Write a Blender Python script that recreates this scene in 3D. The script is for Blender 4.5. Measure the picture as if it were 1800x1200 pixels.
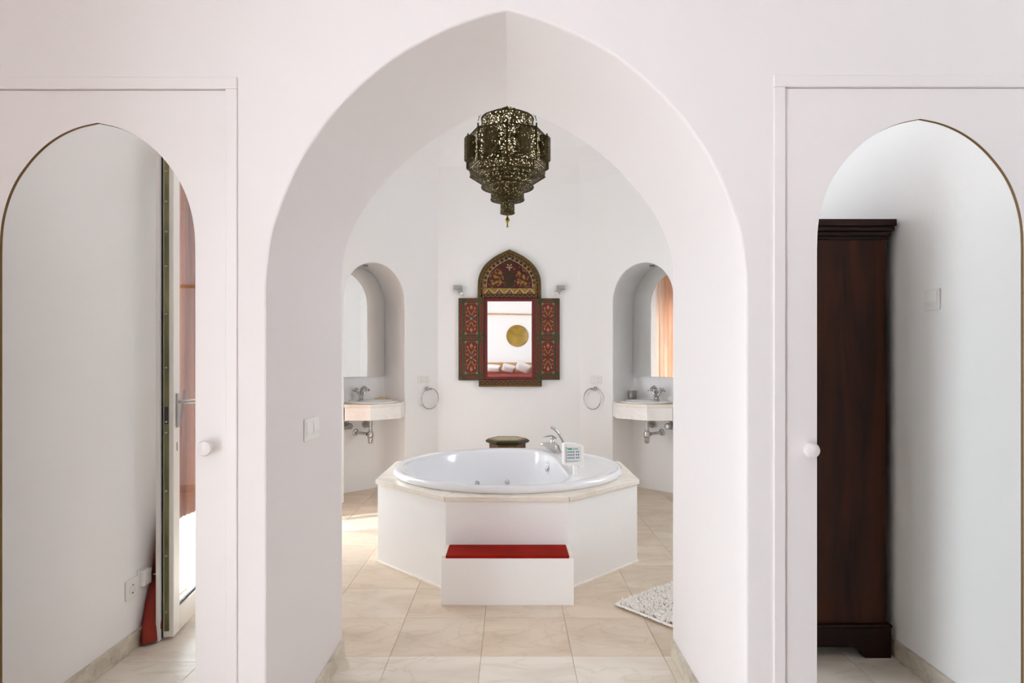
import bpy, bmesh, math, random
from mathutils import Matrix, Vector
PI = math.pi
random.seed(7)
scene = bpy.context.scene
C = scene.collection
for o in list(bpy.data.objects): bpy.data.objects.remove(o)

# ------------------------------------------------------------------ camera, world, light, exposure
F, VX, VY = 1086.0, 898.0, 632.0            # focal length and vanishing point in pixels of 1800 x 1200
cam = bpy.data.objects.new('camera', bpy.data.cameras.new('camera'))
C.objects.link(cam); scene.camera = cam
cam.location = (0, 0, 1.3); cam.rotation_euler = (PI/2, 0, 0)
cam.data.sensor_width = 36; cam.data.lens = 36*F/1800
cam.data.shift_x = (900-VX)/1800; cam.data.shift_y = (VY-600)/1800
cam.data.clip_start = .05
world = bpy.data.worlds.new('sky'); scene.world = world; world.use_nodes = True
bg = world.node_tree.nodes['Background']
bg.inputs[0].default_value = (.85, .925, 1.0, 1); bg.inputs[1].default_value = 20.0
sun = bpy.data.objects.new('sun', bpy.data.lights.new('sun', 'SUN')); C.objects.link(sun)
sun.data.energy = 7.5; sun.data.angle = math.radians(.6); sun.data.color = (1, .93, .83)
SUN_DIR = Vector((.42, .20, -.9)).normalized()
sun.rotation_euler = SUN_DIR.to_track_quat('-Z', 'Y').to_euler()
def portal(loc, rot, sx, sy):
    l = bpy.data.lights.new('daylight_portal', 'AREA'); l.shape = 'RECTANGLE'; l.size = sx; l.size_y = sy
    l.cycles.is_portal = True
    o = bpy.data.objects.new('daylight_portal', l); C.objects.link(o); o.location = loc; o.rotation_euler = rot
    return o
scene.view_settings.view_transform = 'Standard'; scene.view_settings.look = 'None'
scene.view_settings.gamma = 1; scene.view_settings.use_curve_mapping = False
scene.view_settings.exposure = -0.68
scene.cycles.use_denoising = True
scene.cycles.use_adaptive_sampling = True; scene.cycles.adaptive_threshold = .03
scene.cycles.max_bounces = 16; scene.cycles.diffuse_bounces = 11; scene.cycles.glossy_bounces = 6
scene.cycles.transparent_max_bounces = 12; scene.cycles.caustics_reflective = False; scene.cycles.caustics_refractive = False

# ------------------------------------------------------------------ materials
def srgb(h):
    v = [int(h[i:i+2], 16)/255 for i in (0, 2, 4)]
    return tuple(c/12.92 if c <= .04045 else ((c+.055)/1.055)**2.4 for c in v) + (1,)
def new_mat(name):
    m = bpy.data.materials.new(name); m.use_nodes = True
    nt = m.node_tree; b = nt.nodes['Principled BSDF']
    return m, nt, b
def N(nt, t, **kw):
    n = nt.nodes.new(t)
    for k, v in kw.items(): setattr(n, k, v)
    return n
def simple(name, col, rough=.5, metal=0., spec=.5, bump=0., bscale=60., coat=0., trans=0.):
    m, nt, b = new_mat(name)
    b.inputs['Base Color'].default_value = col if isinstance(col, tuple) else srgb(col)
    b.inputs['Roughness'].default_value = rough; b.inputs['Metallic'].default_value = metal
    b.inputs['Specular IOR Level'].default_value = spec; b.inputs['Coat Weight'].default_value = coat
    if bump:
        tc = N(nt, 'ShaderNodeTexCoord'); no = N(nt, 'ShaderNodeTexNoise'); bp = N(nt, 'ShaderNodeBump')
        no.inputs['Scale'].default_value = bscale; no.inputs['Detail'].default_value = 5
        bp.inputs['Strength'].default_value = bump; bp.inputs['Distance'].default_value = .01
        nt.links.new(tc.outputs['Object'], no.inputs['Vector']); nt.links.new(no.outputs[0], bp.inputs['Height'])
        nt.links.new(bp.outputs[0], b.inputs['Normal'])
    return m
def noise_mat(name, c1, c2, scale=(4, 4, 4), rough=.5, detail=6, dist=0., lo=.35, hi=.65, bump=0., objcol=False, vein=None, spec=.5, coat=0., vmix=.3):
    m, nt, b = new_mat(name)
    tc = N(nt, 'ShaderNodeTexCoord'); mp = N(nt, 'ShaderNodeMapping'); no = N(nt, 'ShaderNodeTexNoise'); r = N(nt, 'ShaderNodeValToRGB')
    mp.inputs['Scale'].default_value = scale
    no.inputs['Scale'].default_value = 1; no.inputs['Detail'].default_value = detail; no.inputs['Distortion'].default_value = dist
    r.color_ramp.elements[0].position = lo; r.color_ramp.elements[1].position = hi
    r.color_ramp.elements[0].color = srgb(c1); r.color_ramp.elements[1].color = srgb(c2)
    nt.links.new(tc.outputs['Object'], mp.inputs[0])
    vec = mp.outputs[0]
    col = r.outputs[0]
    if objcol:
        oi = N(nt, 'ShaderNodeObjectInfo'); ad = N(nt, 'ShaderNodeVectorMath', operation='MULTIPLY_ADD')
        ad.inputs[1].default_value = (37, 23, 11)
        cx = N(nt, 'ShaderNodeCombineXYZ')
        for i in range(3): nt.links.new(oi.outputs['Random'], cx.inputs[i])
        nt.links.new(cx.outputs[0], ad.inputs[0]); nt.links.new(mp.outputs[0], ad.inputs[2]); vec = ad.outputs[0]
    nt.links.new(vec, no.inputs['Vector']); nt.links.new(no.outputs[0], r.inputs[0])
    if vein:
        n2 = N(nt, 'ShaderNodeTexNoise'); n2.inputs['Scale'].default_value = 1.3; n2.inputs['Detail'].default_value = 8; n2.inputs['Distortion'].default_value = 1.4
        nt.links.new(vec, n2.inputs['Vector'])
        s = N(nt, 'ShaderNodeMath', operation='SUBTRACT'); s.inputs[1].default_value = .5
        a = N(nt, 'ShaderNodeMath', operation='ABSOLUTE'); r2 = N(nt, 'ShaderNodeValToRGB')
        r2.color_ramp.elements[0].position = .0; r2.color_ramp.elements[1].position = .03
        r2.color_ramp.elements[0].color = srgb(vein); r2.color_ramp.elements[1].color = (1, 1, 1, 1)
        mu = N(nt, 'ShaderNodeMixRGB', blend_type='MULTIPLY'); mu.inputs[0].default_value = vmix
        nt.links.new(n2.outputs[0], s.inputs[0]); nt.links.new(s.outputs[0], a.inputs[0]); nt.links.new(a.outputs[0], r2.inputs[0])
        nt.links.new(col, mu.inputs[1]); nt.links.new(r2.outputs[0], mu.inputs[2]); col = mu.outputs[0]
    if objcol:
        mu = N(nt, 'ShaderNodeMixRGB', blend_type='MULTIPLY'); mu.inputs[0].default_value = 1
        nt.links.new(col, mu.inputs[1]); nt.links.new(oi.outputs['Color'], mu.inputs[2]); col = mu.outputs[0]
    nt.links.new(col, b.inputs['Base Color'])
    b.inputs['Roughness'].default_value = rough; b.inputs['Specular IOR Level'].default_value = spec; b.inputs['Coat Weight'].default_value = coat
    if bump:
        bp = N(nt, 'ShaderNodeBump'); bp.inputs['Strength'].default_value = bump; bp.inputs['Distance'].default_value = .004
        nt.links.new(no.outputs[0], bp.inputs['Height']); nt.links.new(bp.outputs[0], b.inputs['Normal'])
    return m
M = {}
M['plaster'] = simple('white_plaster', (.925, .92, .918, 1), .75, bump=.12, bscale=22, spec=.25)
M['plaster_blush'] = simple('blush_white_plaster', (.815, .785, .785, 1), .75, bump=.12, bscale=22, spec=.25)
M['bathplaster'] = simple('bathroom_plaster', (.92, .915, .915, 1), .7, bump=.12, bscale=22, spec=.25)
M['ceil'] = simple('ceiling_plaster', (.91, .90, .90, 1), .9, spec=.1)
M['lacquer'] = simple('painted_door_lacquer', (.81, .775, .775, 1), .35, spec=.4)
M['white'] = simple('white_plastic', (.86, .85, .83, 1), .3)
M['pvc'] = simple('white_upvc', (.80, .78, .74, 1), .35)
M['acrylic'] = simple('tub_acrylic', (.80, .80, .82, 1), .12, coat=.5)
M['ceramic'] = simple('basin_ceramic', (.86, .85, .83, 1), .1, coat=.5)
M['chrome'] = simple('chrome', (.56, .56, .555, 1), .08, metal=1)
M['steel'] = simple('brushed_steel', (.42, .41, .40, 1), .28, metal=1)
M['grey'] = simple('grey_painted_metal', (.42, .41, .40, 1), .4, metal=.6)
M['mirror'] = simple('mirror_silver', (.94, .95, .935, 1), .0, metal=1)
M['mirror_edge'] = simple('mirror_edge', (.10, .11, .10, 1), .4)
M['brownedge'] = simple('raw_brown_edge', '8a6a3c', .6)
M['dark'] = simple('black_rubber', (.012, .012, .011, 1), .5)
M['slot'] = simple('dark_slot', (.03, .028, .026, 1), .6)
M['olive'] = noise_mat('olive_galvanised_steel', '5a5733', '8b8455', (14, 14, 5), .4, lo=.3, hi=.7)
M['marble'] = noise_mat('floor_marble', 'e4dbd0', 'f6f1ea', (2.0, 4.6, 3), .32, dist=.7, lo=.3, hi=.6, objcol=True, vein='d9cfc0', spec=.4)
M['marble_skirt'] = noise_mat('skirting_marble', 'b7ad9c', 'dcd5c8', (7, 7, 11), .3, dist=1.0, lo=.3, hi=.65, vein='a39a88')
M['marble_top'] = noise_mat('cream_marble', 'e6dccd', 'f1ebe2', (3, 3, 6), .18, dist=1.0, lo=.25, hi=.7, vein='e4dccf')
M['grout'] = simple('grout', 'b09f86', .9)
M['redtile'] = noise_mat('red_step_cover', '8a1508', '9c1c0d', (6, 14, 6), .8, lo=.35, hi=.7, spec=.1)
M['wood_dark'] = noise_mat('dark_rosewood', '1a0a04', '4a210c', (9, 9, 1.1), .45, dist=1.6, lo=.3, hi=.72, bump=.1, spec=.25)
M['wood_dark2'] = noise_mat('dark_rosewood_trim', '0f0603', '2a1106', (9, 9, 9), .45, dist=1.0, lo=.3, hi=.72, spec=.25)
M['wood_tan'] = noise_mat('tan_wood', 'b98a55', 'd2a872', (3, 3, 14), .5, dist=.6)
M['brass'] = simple('aged_brass', '8a7434', .3, metal=1)
M['brass_disc'] = noise_mat('hammered_brass', '8f7227', 'b08f3e', (7, 7, 7), .42, lo=.3, hi=.7)
M['lamp_brass'] = simple('dark_pierced_brass_rim', '3a3016', .45, metal=.8)
M['redfab'] = noise_mat('red_fabric', '6e1a0d', '982a16', (9, 9, 5), .75, lo=.3, hi=.7, bump=.3)
M['bedred'] = simple('red_bedspread', '8f2b20', .9)
M['pillow'] = simple('white_cotton', (.82, .80, .78, 1), .9, bump=.1, bscale=30)
M['rug'] = simple('cream_cotton_pile', (.90, .87, .83, 1), .95, spec=.05)
M['rugback'] = simple('rug_backing', '8f8576', .95, spec=.05)
M['added_bulb'] = simple('frosted_added_bulb', (.9, .85, .7, 1), .4)
M['soap'] = simple('amber_soap_dish', 'd9c19a', .4)
# painted furniture
M['p_green'] = noise_mat('painted_dark_olive', '2b2a10', '4a421b', (60, 60, 60), .45, lo=.35, hi=.65)
M['p_brown'] = noise_mat('painted_umber', '34150a', '4f2410', (70, 70, 70), .45, lo=.35, hi=.65)
M['p_red'] = noise_mat('painted_red', '5a1008', '741709', (40, 40, 40), .4, lo=.35, hi=.65)
M['p_deepred'] = noise_mat('painted_oxblood', '360905', '50100a', (40, 40, 40), .4, lo=.35, hi=.65)
M['p_gold'] = noise_mat('painted_gold', '7c5b1c', 'a67f34', (90, 90, 90), .4, lo=.35, hi=.65)
M['p_orange'] = simple('painted_orange_line', '9a4a17', .45)
M['p_cream'] = simple('painted_cream', 'c9b48a', .5)
M['p_black'] = simple('painted_black_green', '0c1410', .4)
M['p_teal'] = simple('painted_teal', '3f8a80', .4)
M['marble_apron'] = noise_mat('polished_pale_marble', 'f0ece7', 'f6f3ef', (4, 4, 8), .15, dist=1.0, lo=.25, hi=.7, vein='eae4dc')
M['p_ochre'] = noise_mat('painted_ochre_rope', '4e4418', '80702c', (80, 80, 80), .5, lo=.35, hi=.65)
M['p_amber'] = simple('painted_amber', '9a5a1c', .45)
M['p_umberbrass'] = simple('umber_boss', '3b2a18', .4, metal=.3)
M['p_rosecream'] = simple('painted_rose_cream', 'b98d66', .5)
M['p_green2'] = simple('painted_table_green', '1d2415', .4)
M['p_umber2'] = noise_mat('painted_table_umber', '3a2410', '6a4a20', (45, 45, 45), .45, lo=.35, hi=.65)
M['p_rust'] = simple('painted_rust', '8a3f1c', .45)
def translucent(name, c1, c2, mixf, scale):
    m, nt, b = new_mat(name)
    out = nt.nodes['Material Output']
    tc = N(nt, 'ShaderNodeTexCoord'); mp = N(nt, 'ShaderNodeMapping'); mp.inputs['Scale'].default_value = scale
    no = N(nt, 'ShaderNodeTexNoise'); no.inputs['Scale'].default_value = 1; no.inputs['Detail'].default_value = 3
    r = N(nt, 'ShaderNodeValToRGB'); r.color_ramp.elements[0].color = srgb(c1); r.color_ramp.elements[1].color = srgb(c2)
    r.color_ramp.elements[0].position = .35; r.color_ramp.elements[1].position = .65
    d = N(nt, 'ShaderNodeBsdfDiffuse'); t = N(nt, 'ShaderNodeBsdfTranslucent'); mx = N(nt, 'ShaderNodeMixShader'); mx.inputs[0].default_value = mixf
    nt.links.new(tc.outputs['Object'], mp.inputs[0]); nt.links.new(mp.outputs[0], no.inputs['Vector']); nt.links.new(no.outputs[0], r.inputs[0])
    for s in (d, t): nt.links.new(r.outputs[0], s.inputs['Color'])
    nt.links.new(d.outputs[0], mx.inputs[1]); nt.links.new(t.outputs[0], mx.inputs[2]); nt.links.new(mx.outputs[0], out.inputs[0])
    return m
M['curtain_peach'] = translucent('peach_curtain', 'e8bb9c', 'f8e8da', .42, (9, 9, .5))
M['curtain_brown'] = translucent('russet_curtain', '7a4634', 'a87a66', .5, (12, 12, .4))
M['glow_liner'] = translucent('cream_glow_liner', 'efe6d0', 'f7f0de', .7, (3, 3, 3))
def glass_mat():
    m, nt, b = new_mat('clear_pane'); out = nt.nodes['Material Output']
    tr = N(nt, 'ShaderNodeBsdfTransparent'); tr.inputs[0].default_value = (.97, .98, .975, 1)
    gl = N(nt, 'ShaderNodeBsdfGlossy'); gl.inputs['Roughness'].default_value = 0
    lw = N(nt, 'ShaderNodeLayerWeight'); lw.inputs[0].default_value = .5
    pw = N(nt, 'ShaderNodeMath', operation='POWER'); pw.inputs[1].default_value = 5
    fr = N(nt, 'ShaderNodeMath', operation='MULTIPLY_ADD'); fr.inputs[1].default_value = .96; fr.inputs[2].default_value = .04
    nt.links.new(lw.outputs['Facing'], pw.inputs[0]); nt.links.new(pw.outputs[0], fr.inputs[0]); mx = N(nt, 'ShaderNodeMixShader')
    nt.links.new(fr.outputs[0], mx.inputs[0]); nt.links.new(tr.outputs[0], mx.inputs[1]); nt.links.new(gl.outputs[0], mx.inputs[2]); nt.links.new(mx.outputs[0], out.inputs[0])
    return m
M['glass'] = glass_mat()
def pierced():
    m, nt, b = new_mat('pierced_brass'); out = nt.nodes['Material Output']
    b.inputs['Base Color'].default_value = srgb('43381a'); b.inputs['Metallic'].default_value = .7; b.inputs['Roughness'].default_value = .5
    tc = N(nt, 'ShaderNodeTexCoord')
    masks = []
    for sc, th, seed in ((56, .27, 0), (92, .22, 3.3)):
        mp = N(nt, 'ShaderNodeMapping'); mp.inputs['Location'].default_value = (seed, seed*.7, seed*.3)
        vo = N(nt, 'ShaderNodeTexVoronoi'); vo.inputs['Scale'].default_value = sc; vo.inputs['Randomness'].default_value = .8
        lt = N(nt, 'ShaderNodeMath', operation='LESS_THAN'); lt.inputs[1].default_value = th
        nt.links.new(tc.outputs['Object'], mp.inputs[0]); nt.links.new(mp.outputs[0], vo.inputs['Vector']); nt.links.new(vo.outputs['Distance'], lt.inputs[0])
        masks.append(lt)
    mxm = N(nt, 'ShaderNodeMath', operation='MAXIMUM')
    nt.links.new(masks[0].outputs[0], mxm.inputs[0]); nt.links.new(masks[1].outputs[0], mxm.inputs[1])
    tr = N(nt, 'ShaderNodeBsdfTransparent'); mx = N(nt, 'ShaderNodeMixShader')
    nt.links.new(mxm.outputs[0], mx.inputs[0]); nt.links.new(b.outputs[0], mx.inputs[1]); nt.links.new(tr.outputs[0], mx.inputs[2]); nt.links.new(mx.outputs[0], out.inputs[0])
    return m
M['pierced'] = pierced()

# ------------------------------------------------------------------ mesh helpers
class MB:
    def __init__(s): s.v = []; s.f = []
    def add(s, vs, fs):
        n = len(s.v); s.v += [tuple(p) for p in vs]; s.f += [tuple(i+n for i in f) for f in fs]; return s
    def box(s, x0, x1, y0, y1, z0, z1):
        return s.add([(x0,y0,z0),(x1,y0,z0),(x1,y1,z0),(x0,y1,z0),(x0,y0,z1),(x1,y0,z1),(x1,y1,z1),(x0,y1,z1)],
                     [(0,3,2,1),(4,5,6,7),(0,1,5,4),(1,2,6,5),(2,3,7,6),(3,0,4,7)])
    def prism(s, pts, fn):      # fn(p, side) -> 3D ; caps are n-gons
        n = len(pts); vs = [fn(p, 0) for p in pts] + [fn(p, 1) for p in pts]
        fs = [tuple(range(n))[::-1], tuple(range(n, 2*n))] + [(i, (i+1) % n, n+(i+1) % n, n+i) for i in range(n)]
        return s.add(vs, fs)
    def prism_z(s, pts, z0, z1): return s.prism(pts, lambda p, k: (p[0], p[1], z1 if k else z0))
    def prism_y(s, pts, y0, y1): return s.prism(pts[::-1], lambda p, k: (p[0], y1 if k else y0, p[1]))
    def loft(s, rings, closed=True, cap0=False, cap1=False):
        n = len(rings[0]); vs = [p for r in rings for p in r]; fs = []
        m = n if closed else n-1
        for k in range(len(rings)-1):
            for i in range(m): fs.append((k*n+i, k*n+(i+1) % n, (k+1)*n+(i+1) % n, (k+1)*n+i))
        if cap0: fs.append(tuple(range(n))[::-1])
        if cap1: fs.append(tuple(range((len(rings)-1)*n, len(rings)*n)))
        return s.add(vs, fs)
    def lathe(s, prof, c=(0,0,0), seg=24, mat=None, cap=True, rot0=0.):
        rings = []
        for r, z in prof:
            ring = [Vector((r*math.cos(2*PI*i/seg+rot0), r*math.sin(2*PI*i/seg+rot0), z)) for i in range(seg)]
            if mat: ring = [mat @ p for p in ring]
            rings.append([(p.x+c[0], p.y+c[1], p.z+c[2]) for p in ring])
        return s.loft(rings, True, cap and prof[0][0] > 1e-5, cap and prof[-1][0] > 1e-5)
    def tube(s, pts, r, seg=10, cap=True, flat=1.):
        pts = [Vector(p) for p in pts]; rings = []; up = None
        rr = r if isinstance(r, (list, tuple)) else [r]*len(pts)
        for i, p in enumerate(pts):
            d = (pts[min(i+1, len(pts)-1)] - pts[max(i-1, 0)]).normalized()
            if up is None: up = Vector((0,0,1)) if abs(d.z) < .9 else Vector((0,1,0))
            a = d.cross(up).normalized(); b = a.cross(d).normalized(); up = b
            rings.append([p + rr[i]*(math.cos(2*PI*k/seg)*a + flat*math.sin(2*PI*k/seg)*b) for k in range(seg)])
        return s.loft(rings, True, cap, cap)
    def build(s, name, mat, parent=None, smooth=False, bevel=0., seg=2, loc=None, angle=40):
        me = bpy.data.meshes.new(name); me.from_pydata([tuple(p) for p in s.v], [], s.f)
        bm = bmesh.new(); bm.from_mesh(me); bmesh.ops.recalc_face_normals(bm, faces=bm.faces); bm.to_mesh(me); bm.free()
        me.materials.append(M[mat] if isinstance(mat, str) else mat)
        o = bpy.data.objects.new(name, me); C.objects.link(o)
        if parent: o.parent = parent
        if loc: o.location = loc
        if smooth:
            me.shade_smooth()
            try: me.set_sharp_from_angle(angle=math.radians(angle))
            except Exception: pass
        if bevel:
            md = o.modifiers.new('bevel', 'BEVEL'); md.width = bevel; md.segments = seg; md.limit_method = 'ANGLE'; md.angle_limit = math.radians(35)
        return o
def tag(o, label=None, cat=None, group=None, kind=None):
    if label: o['label'] = label
    if cat: o['category'] = cat
    if group: o['group'] = group
    if kind: o['kind'] = kind
    return o
def thing(name, label, cat, loc=(0,0,0), rz=0., group=None, rot=None):
    o = bpy.data.objects.new(name, None); C.objects.link(o); o.location = loc; o.rotation_euler = rot or (0, 0, rz)
    o.empty_display_size = .1
    return tag(o, label, cat, group)
def struct(o, label=None, cat=None): return tag(o, label, cat, kind='structure')
def copy_tree(o, parent=None):
    c = o.copy(); C.objects.link(c); c.parent = parent
    for ch in list(o.children): copy_tree(ch, c)
    return c
def resample(pts, n):
    L = [0]
    for a, b in zip(pts, pts[1:]): L.append(L[-1]+math.dist(a, b))
    out = []
    for k in range(n+1):
        t = L[-1]*k/n; i = 0
        while i < len(L)-2 and L[i+1] < t: i += 1
        u = (t-L[i])/max(L[i+1]-L[i], 1e-9)
        out.append(tuple(a+(b-a)*u for a, b in zip(pts[i], pts[i+1])))
    return out
def smooth_curve(pts, it=2):
    for _ in range(it):
        q = [pts[0]]
        for a, b in zip(pts, pts[1:]):
            q.append(tuple(.75*x+.25*y for x, y in zip(a, b))); q.append(tuple(.25*x+.75*y for x, y in zip(a, b)))
        q.append(pts[-1]); pts = q
    return pts
def full_arch(half, xc):
    # half: (dx, z) from spring (left) to apex -> left-to-right list of (x, z)
    return [(xc-d, z) for d, z in half] + [(xc+d, z) for d, z in half[-2::-1]]
def arch_face(mb, x0, x1, z1, arch, zb, y):
    # flat face y=const of a wall x0..x1, zb..z1 with an arched opening (arch = list left to right), opening starts at zb
    A = [(arch[0][0], zb)] + list(arch) + [(arch[-1][0], zb)]
    mb.add([(x0,y,zb),(A[0][0],y,zb),(A[1][0],y,A[1][1]),(A[1][0],y,z1),(x0,y,z1)], [(0,1,2,3,4)])
    mb.add([(A[-1][0],y,zb),(x1,y,zb),(x1,y,z1),(A[-2][0],y,z1),(A[-2][0],y,A[-2][1])], [(0,1,2,3,4)])
    for a, b in zip(arch, arch[1:]):
        if abs(b[0]-a[0]) < 1e-6: continue
        mb.add([(a[0],y,a[1]),(b[0],y,b[1]),(b[0],y,z1),(a[0],y,z1)], [(0,1,2,3)])

# ------------------------------------------------------------------ layout numbers (metres)
YF, YP = 1.877, 2.718            # front face of the arch wall, bathroom end of the passage
XL, XR = -.743, .714             # passage side walls
BL, BR = -1.70, 1.69             # bedroom side walls
REAR, CEIL = -2.6, 2.75
CX, YB, HS = -.02, 6.39, .735    # bathroom octagon: axis, back wall, half side
R2 = math.sqrt(.5)
OL, OR_ = CX-HS-1.469*R2, CX+HS+1.469*R2
YC = YB-1.469*R2                 # far end of the side walls
YN = 3.88
WZ = 3.12                        # bathroom wall height

# ------------------------------------------------------------------ floor with its tiles
floor = struct(MB().box(-2.2, 2.2, REAR-.2, 6.9, -.12, -.0035).build('floor', 'grout'), 'cream marble tile floor running from bedroom into bathroom', 'floor')
G = .4; tile_mesh = None
def inside_plan(x, y):
    if y < YF: return BL-.2 < x < BR+.2
    if y < YP: return XL-.2 < x < XR+.2
    if not (OL-.1 < x < OR_+.1): return False
    return abs(x-CX)+y < HS+YB+.75 and abs(x-CX)-y < HS-YP+.35
def tile_piece(x0, x1, y0, y1):
    w, d = x1-x0, y1-y0
    mb = MB(); g = .0008; bv = .0012
    rings = [[(-w/2+g,-d/2+g,-.012),(w/2-g,-d/2+g,-.012),(w/2-g,d/2-g,-.012),(-w/2+g,d/2-g,-.012)],
             [(-w/2+g,-d/2+g,-bv),(w/2-g,-d/2+g,-bv),(w/2-g,d/2-g,-bv),(-w/2+g,d/2-g,-bv)],
             [(-w/2+g+bv,-d/2+g+bv,0),(w/2-g-bv,-d/2+g+bv,0),(w/2-g-bv,d/2-g-bv,0),(-w/2+g+bv,d/2-g-bv,0)]]
    return mb.loft(rings, True, False, True)
for i in range(-5, 6):
    for j in range(-14, 11):
        x0 = -.131+G*i; y0 = 2.71+G*j; xc, yc = x0+G/2, y0+G/2
        if not inside_plan(xc, yc): continue
        if tile_mesh is None:
            o = tile_piece(0, G, 0, G).build('tile', 'marble', floor); tile_mesh = o.data
        else:
            o = bpy.data.objects.new('tile', tile_mesh); C.objects.link(o); o.parent = floor
        o.location = (xc, yc, 0)
        v = random.uniform(.93, 1.0)
        if yc > YP: k = random.uniform(.0, 1); o.color = (v*.81, v*(.73-.03*k), v*(.635-.05*k), 1)
        else: k = random.uniform(0, 1); o.color = (v*.88, v*(.86-.015*k), v*(.815-.03*k), 1)

# ------------------------------------------------------------------ arch wall between bedroom and bathroom
kf = YF/F; kb = YP/F
front_half = [(dx*kf, 1.3+(VY-y)*kf) for dx, y in [(421.5,500),(420,476),(412,412),(402,380),(384,332),(362,284),(334,240),(306,202),(270,163),(232,129),(190,97),(150,74),(110,54),(70,38),(30,25),(0,18)]]
back_half = [(dx*kb, 1.3+(VY-y)*kb) for dx, y in [(291,500),(290,468),(287,450),(282,430),(270,399),(250,364),(222,328),(190,294),(150,260),(110,233),(70,212),(48,202),(0,187)]]
NA = 40
front_half = resample(smooth_curve(front_half, 1), NA); back_half = resample(smooth_curve(back_half, 1), NA)
AXF = (XL+XR)/2
FA = full_arch(front_half, AXF); BA = full_arch(back_half, AXF)
FA[0] = (XL, FA[0][1]); FA[-1] = (XR, FA[-1][1]); BA[0] = (XL, BA[0][1]); BA[-1] = (XR, BA[-1][1])
DL0, DL1, DZ = -1.655, -.866, 2.121       # left wardrobe door opening
DR0, DR1, DZR = .833, 1.652, 2.127
wf = MB()
def offset_arch(A, e):
    n = len(A); out = []
    for i, p in enumerate(A):
        a = A[max(i-1, 0)]; b = A[min(i+1, n-1)]
        tx, tz = b[0]-a[0], b[1]-a[1]; l = math.hypot(tx, tz); out.append((p[0]-tz/l*e, p[1]+tx/l*e))
    return out
ch = .007
FO = offset_arch(FA, ch); BO = offset_arch(BA, ch)
PL, PR = DL1+.002, DR0-.002
arch_face(wf, PL, PR, 3.4, FO, -.03, YF)
arch_face(wf, OL-.3, OR_+.3, 3.4, BO, -.03, YP)
def ringa(A, y, zl=-.03): return [(A[0][0], y, zl)] + [(x, y, z) for x, z in A] + [(A[-1][0], y, zl)]
rings = [ringa(FO, YF), ringa(offset_arch(FA, ch*.3), YF+ch*.3), ringa(FA, YF+ch)]
for k in range(1, 8):
    t = k/8; rings.append(ringa([(a[0]+(b[0]-a[0])*t, a[1]+(b[1]-a[1])*t) for a, b in zip(FA, BA)], YF+(YP-YF)*t))
rings += [ringa(BA, YP-ch), ringa(BO, YP)]
wf.loft(rings, closed=False)
# piers beside and over the wardrobe doors
for x0, x1, z0 in ((BL-.1, DL0, 0), (DL0, PL, DZ), (PR, DR1, DZR), (DR1, BR+.1, 0)):
    wf.add([(x0,YF,z0),(x1,YF,z0),(x1,YF,3.4),(x0,YF,3.4)], [(0,1,2,3)])
for x0, x1, z in ((DL0, PL, DZ), (PR, DR1, DZR)):   # recess behind each door
    wf.add([(x0,YF,0),(x0,YF,z),(x1,YF,z),(x1,YF,0),(x0,YF+.045,0),(x0,YF+.045,z),(x1,YF+.045,z),(x1,YF+.045,0)],
           [(0,1,5,4),(1,2,6,5),(2,3,7,6),(4,5,6,7)])
wall_front = struct(wf.build('wall_front', 'plaster_blush'), 'white plaster wall with a wide pointed arch opening to bathroom', 'wall')
wall_front.data.shade_smooth(); wall_front.data.set_sharp_from_angle(angle=math.radians(25))

# ------------------------------------------------------------------ bedroom shell
O0, O1, OZ = -.95, .66, 2.42     # glazed door opening in the left wall
w = MB(); w.box(BL-.25, BL, O1, YF+.05, 0, 3.0); w.box(BL-.25, BL, REAR-.2, O0, 0, 3.0); w.box(BL-.25, BL, O0, O1, OZ, 3.0)
struct(w.build('wall_left', 'plaster'), 'white bedroom wall holding the glazed balcony door', 'wall')
struct(MB().box(BR, BR+.2, REAR-.2, YF+.05, 0, 3.0).build('wall_right', 'plaster'), 'plain white bedroom wall beside the dark wardrobe', 'wall')
struct(MB().box(BL-.25, BR+.2, REAR-.2, REAR, 0, 3.0).build('wall_rear', 'plaster'), 'white bedroom wall behind the bed with brass disc', 'wall')
struct(MB().box(BL-.25, BR+.2, REAR-.2, YF+.1, CEIL, 3.0).build('ceiling', 'ceil'), 'white bedroom ceiling', 'ceiling')
portal((BL-.24, (O0+O1)/2, OZ/2), (0, -PI/2, 0), OZ, O1-O0)

# skirting boards
def skirting(name, poly, label):
    o = MB().prism_z(poly, 0, .075).build(name, 'marble_skirt', bevel=.002); return struct(o, label, 'baseboard')
skirting('baseboard_left', [(BL, O1+.02), (BL+.014, O1+.02), (BL+.014, YF), (BL, YF)], 'grey marble skirting along the left bedroom wall')
skirting('baseboard_right', [(BR-.014, REAR), (BR, REAR), (BR, YF), (BR-.014, YF)], 'grey marble skirting along the right bedroom wall')
skirting('baseboard_passage_left', [(XL, YF+.008), (XL+.013, YF+.008), (XL+.013, YP), (XL, YP)], 'marble skirting on left side of the arch passage')
skirting('baseboard_passage_right', [(XR-.013, YF+.008), (XR, YF+.008), (XR, YP), (XR-.013, YP)], 'marble skirting on right side of the arch passage')
skirting('baseboard_rear', [(BL, REAR), (BR-.014, REAR), (BR-.014, REAR+.014), (BL, REAR+.014)], 'marble skirting below the bed wall')

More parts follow.
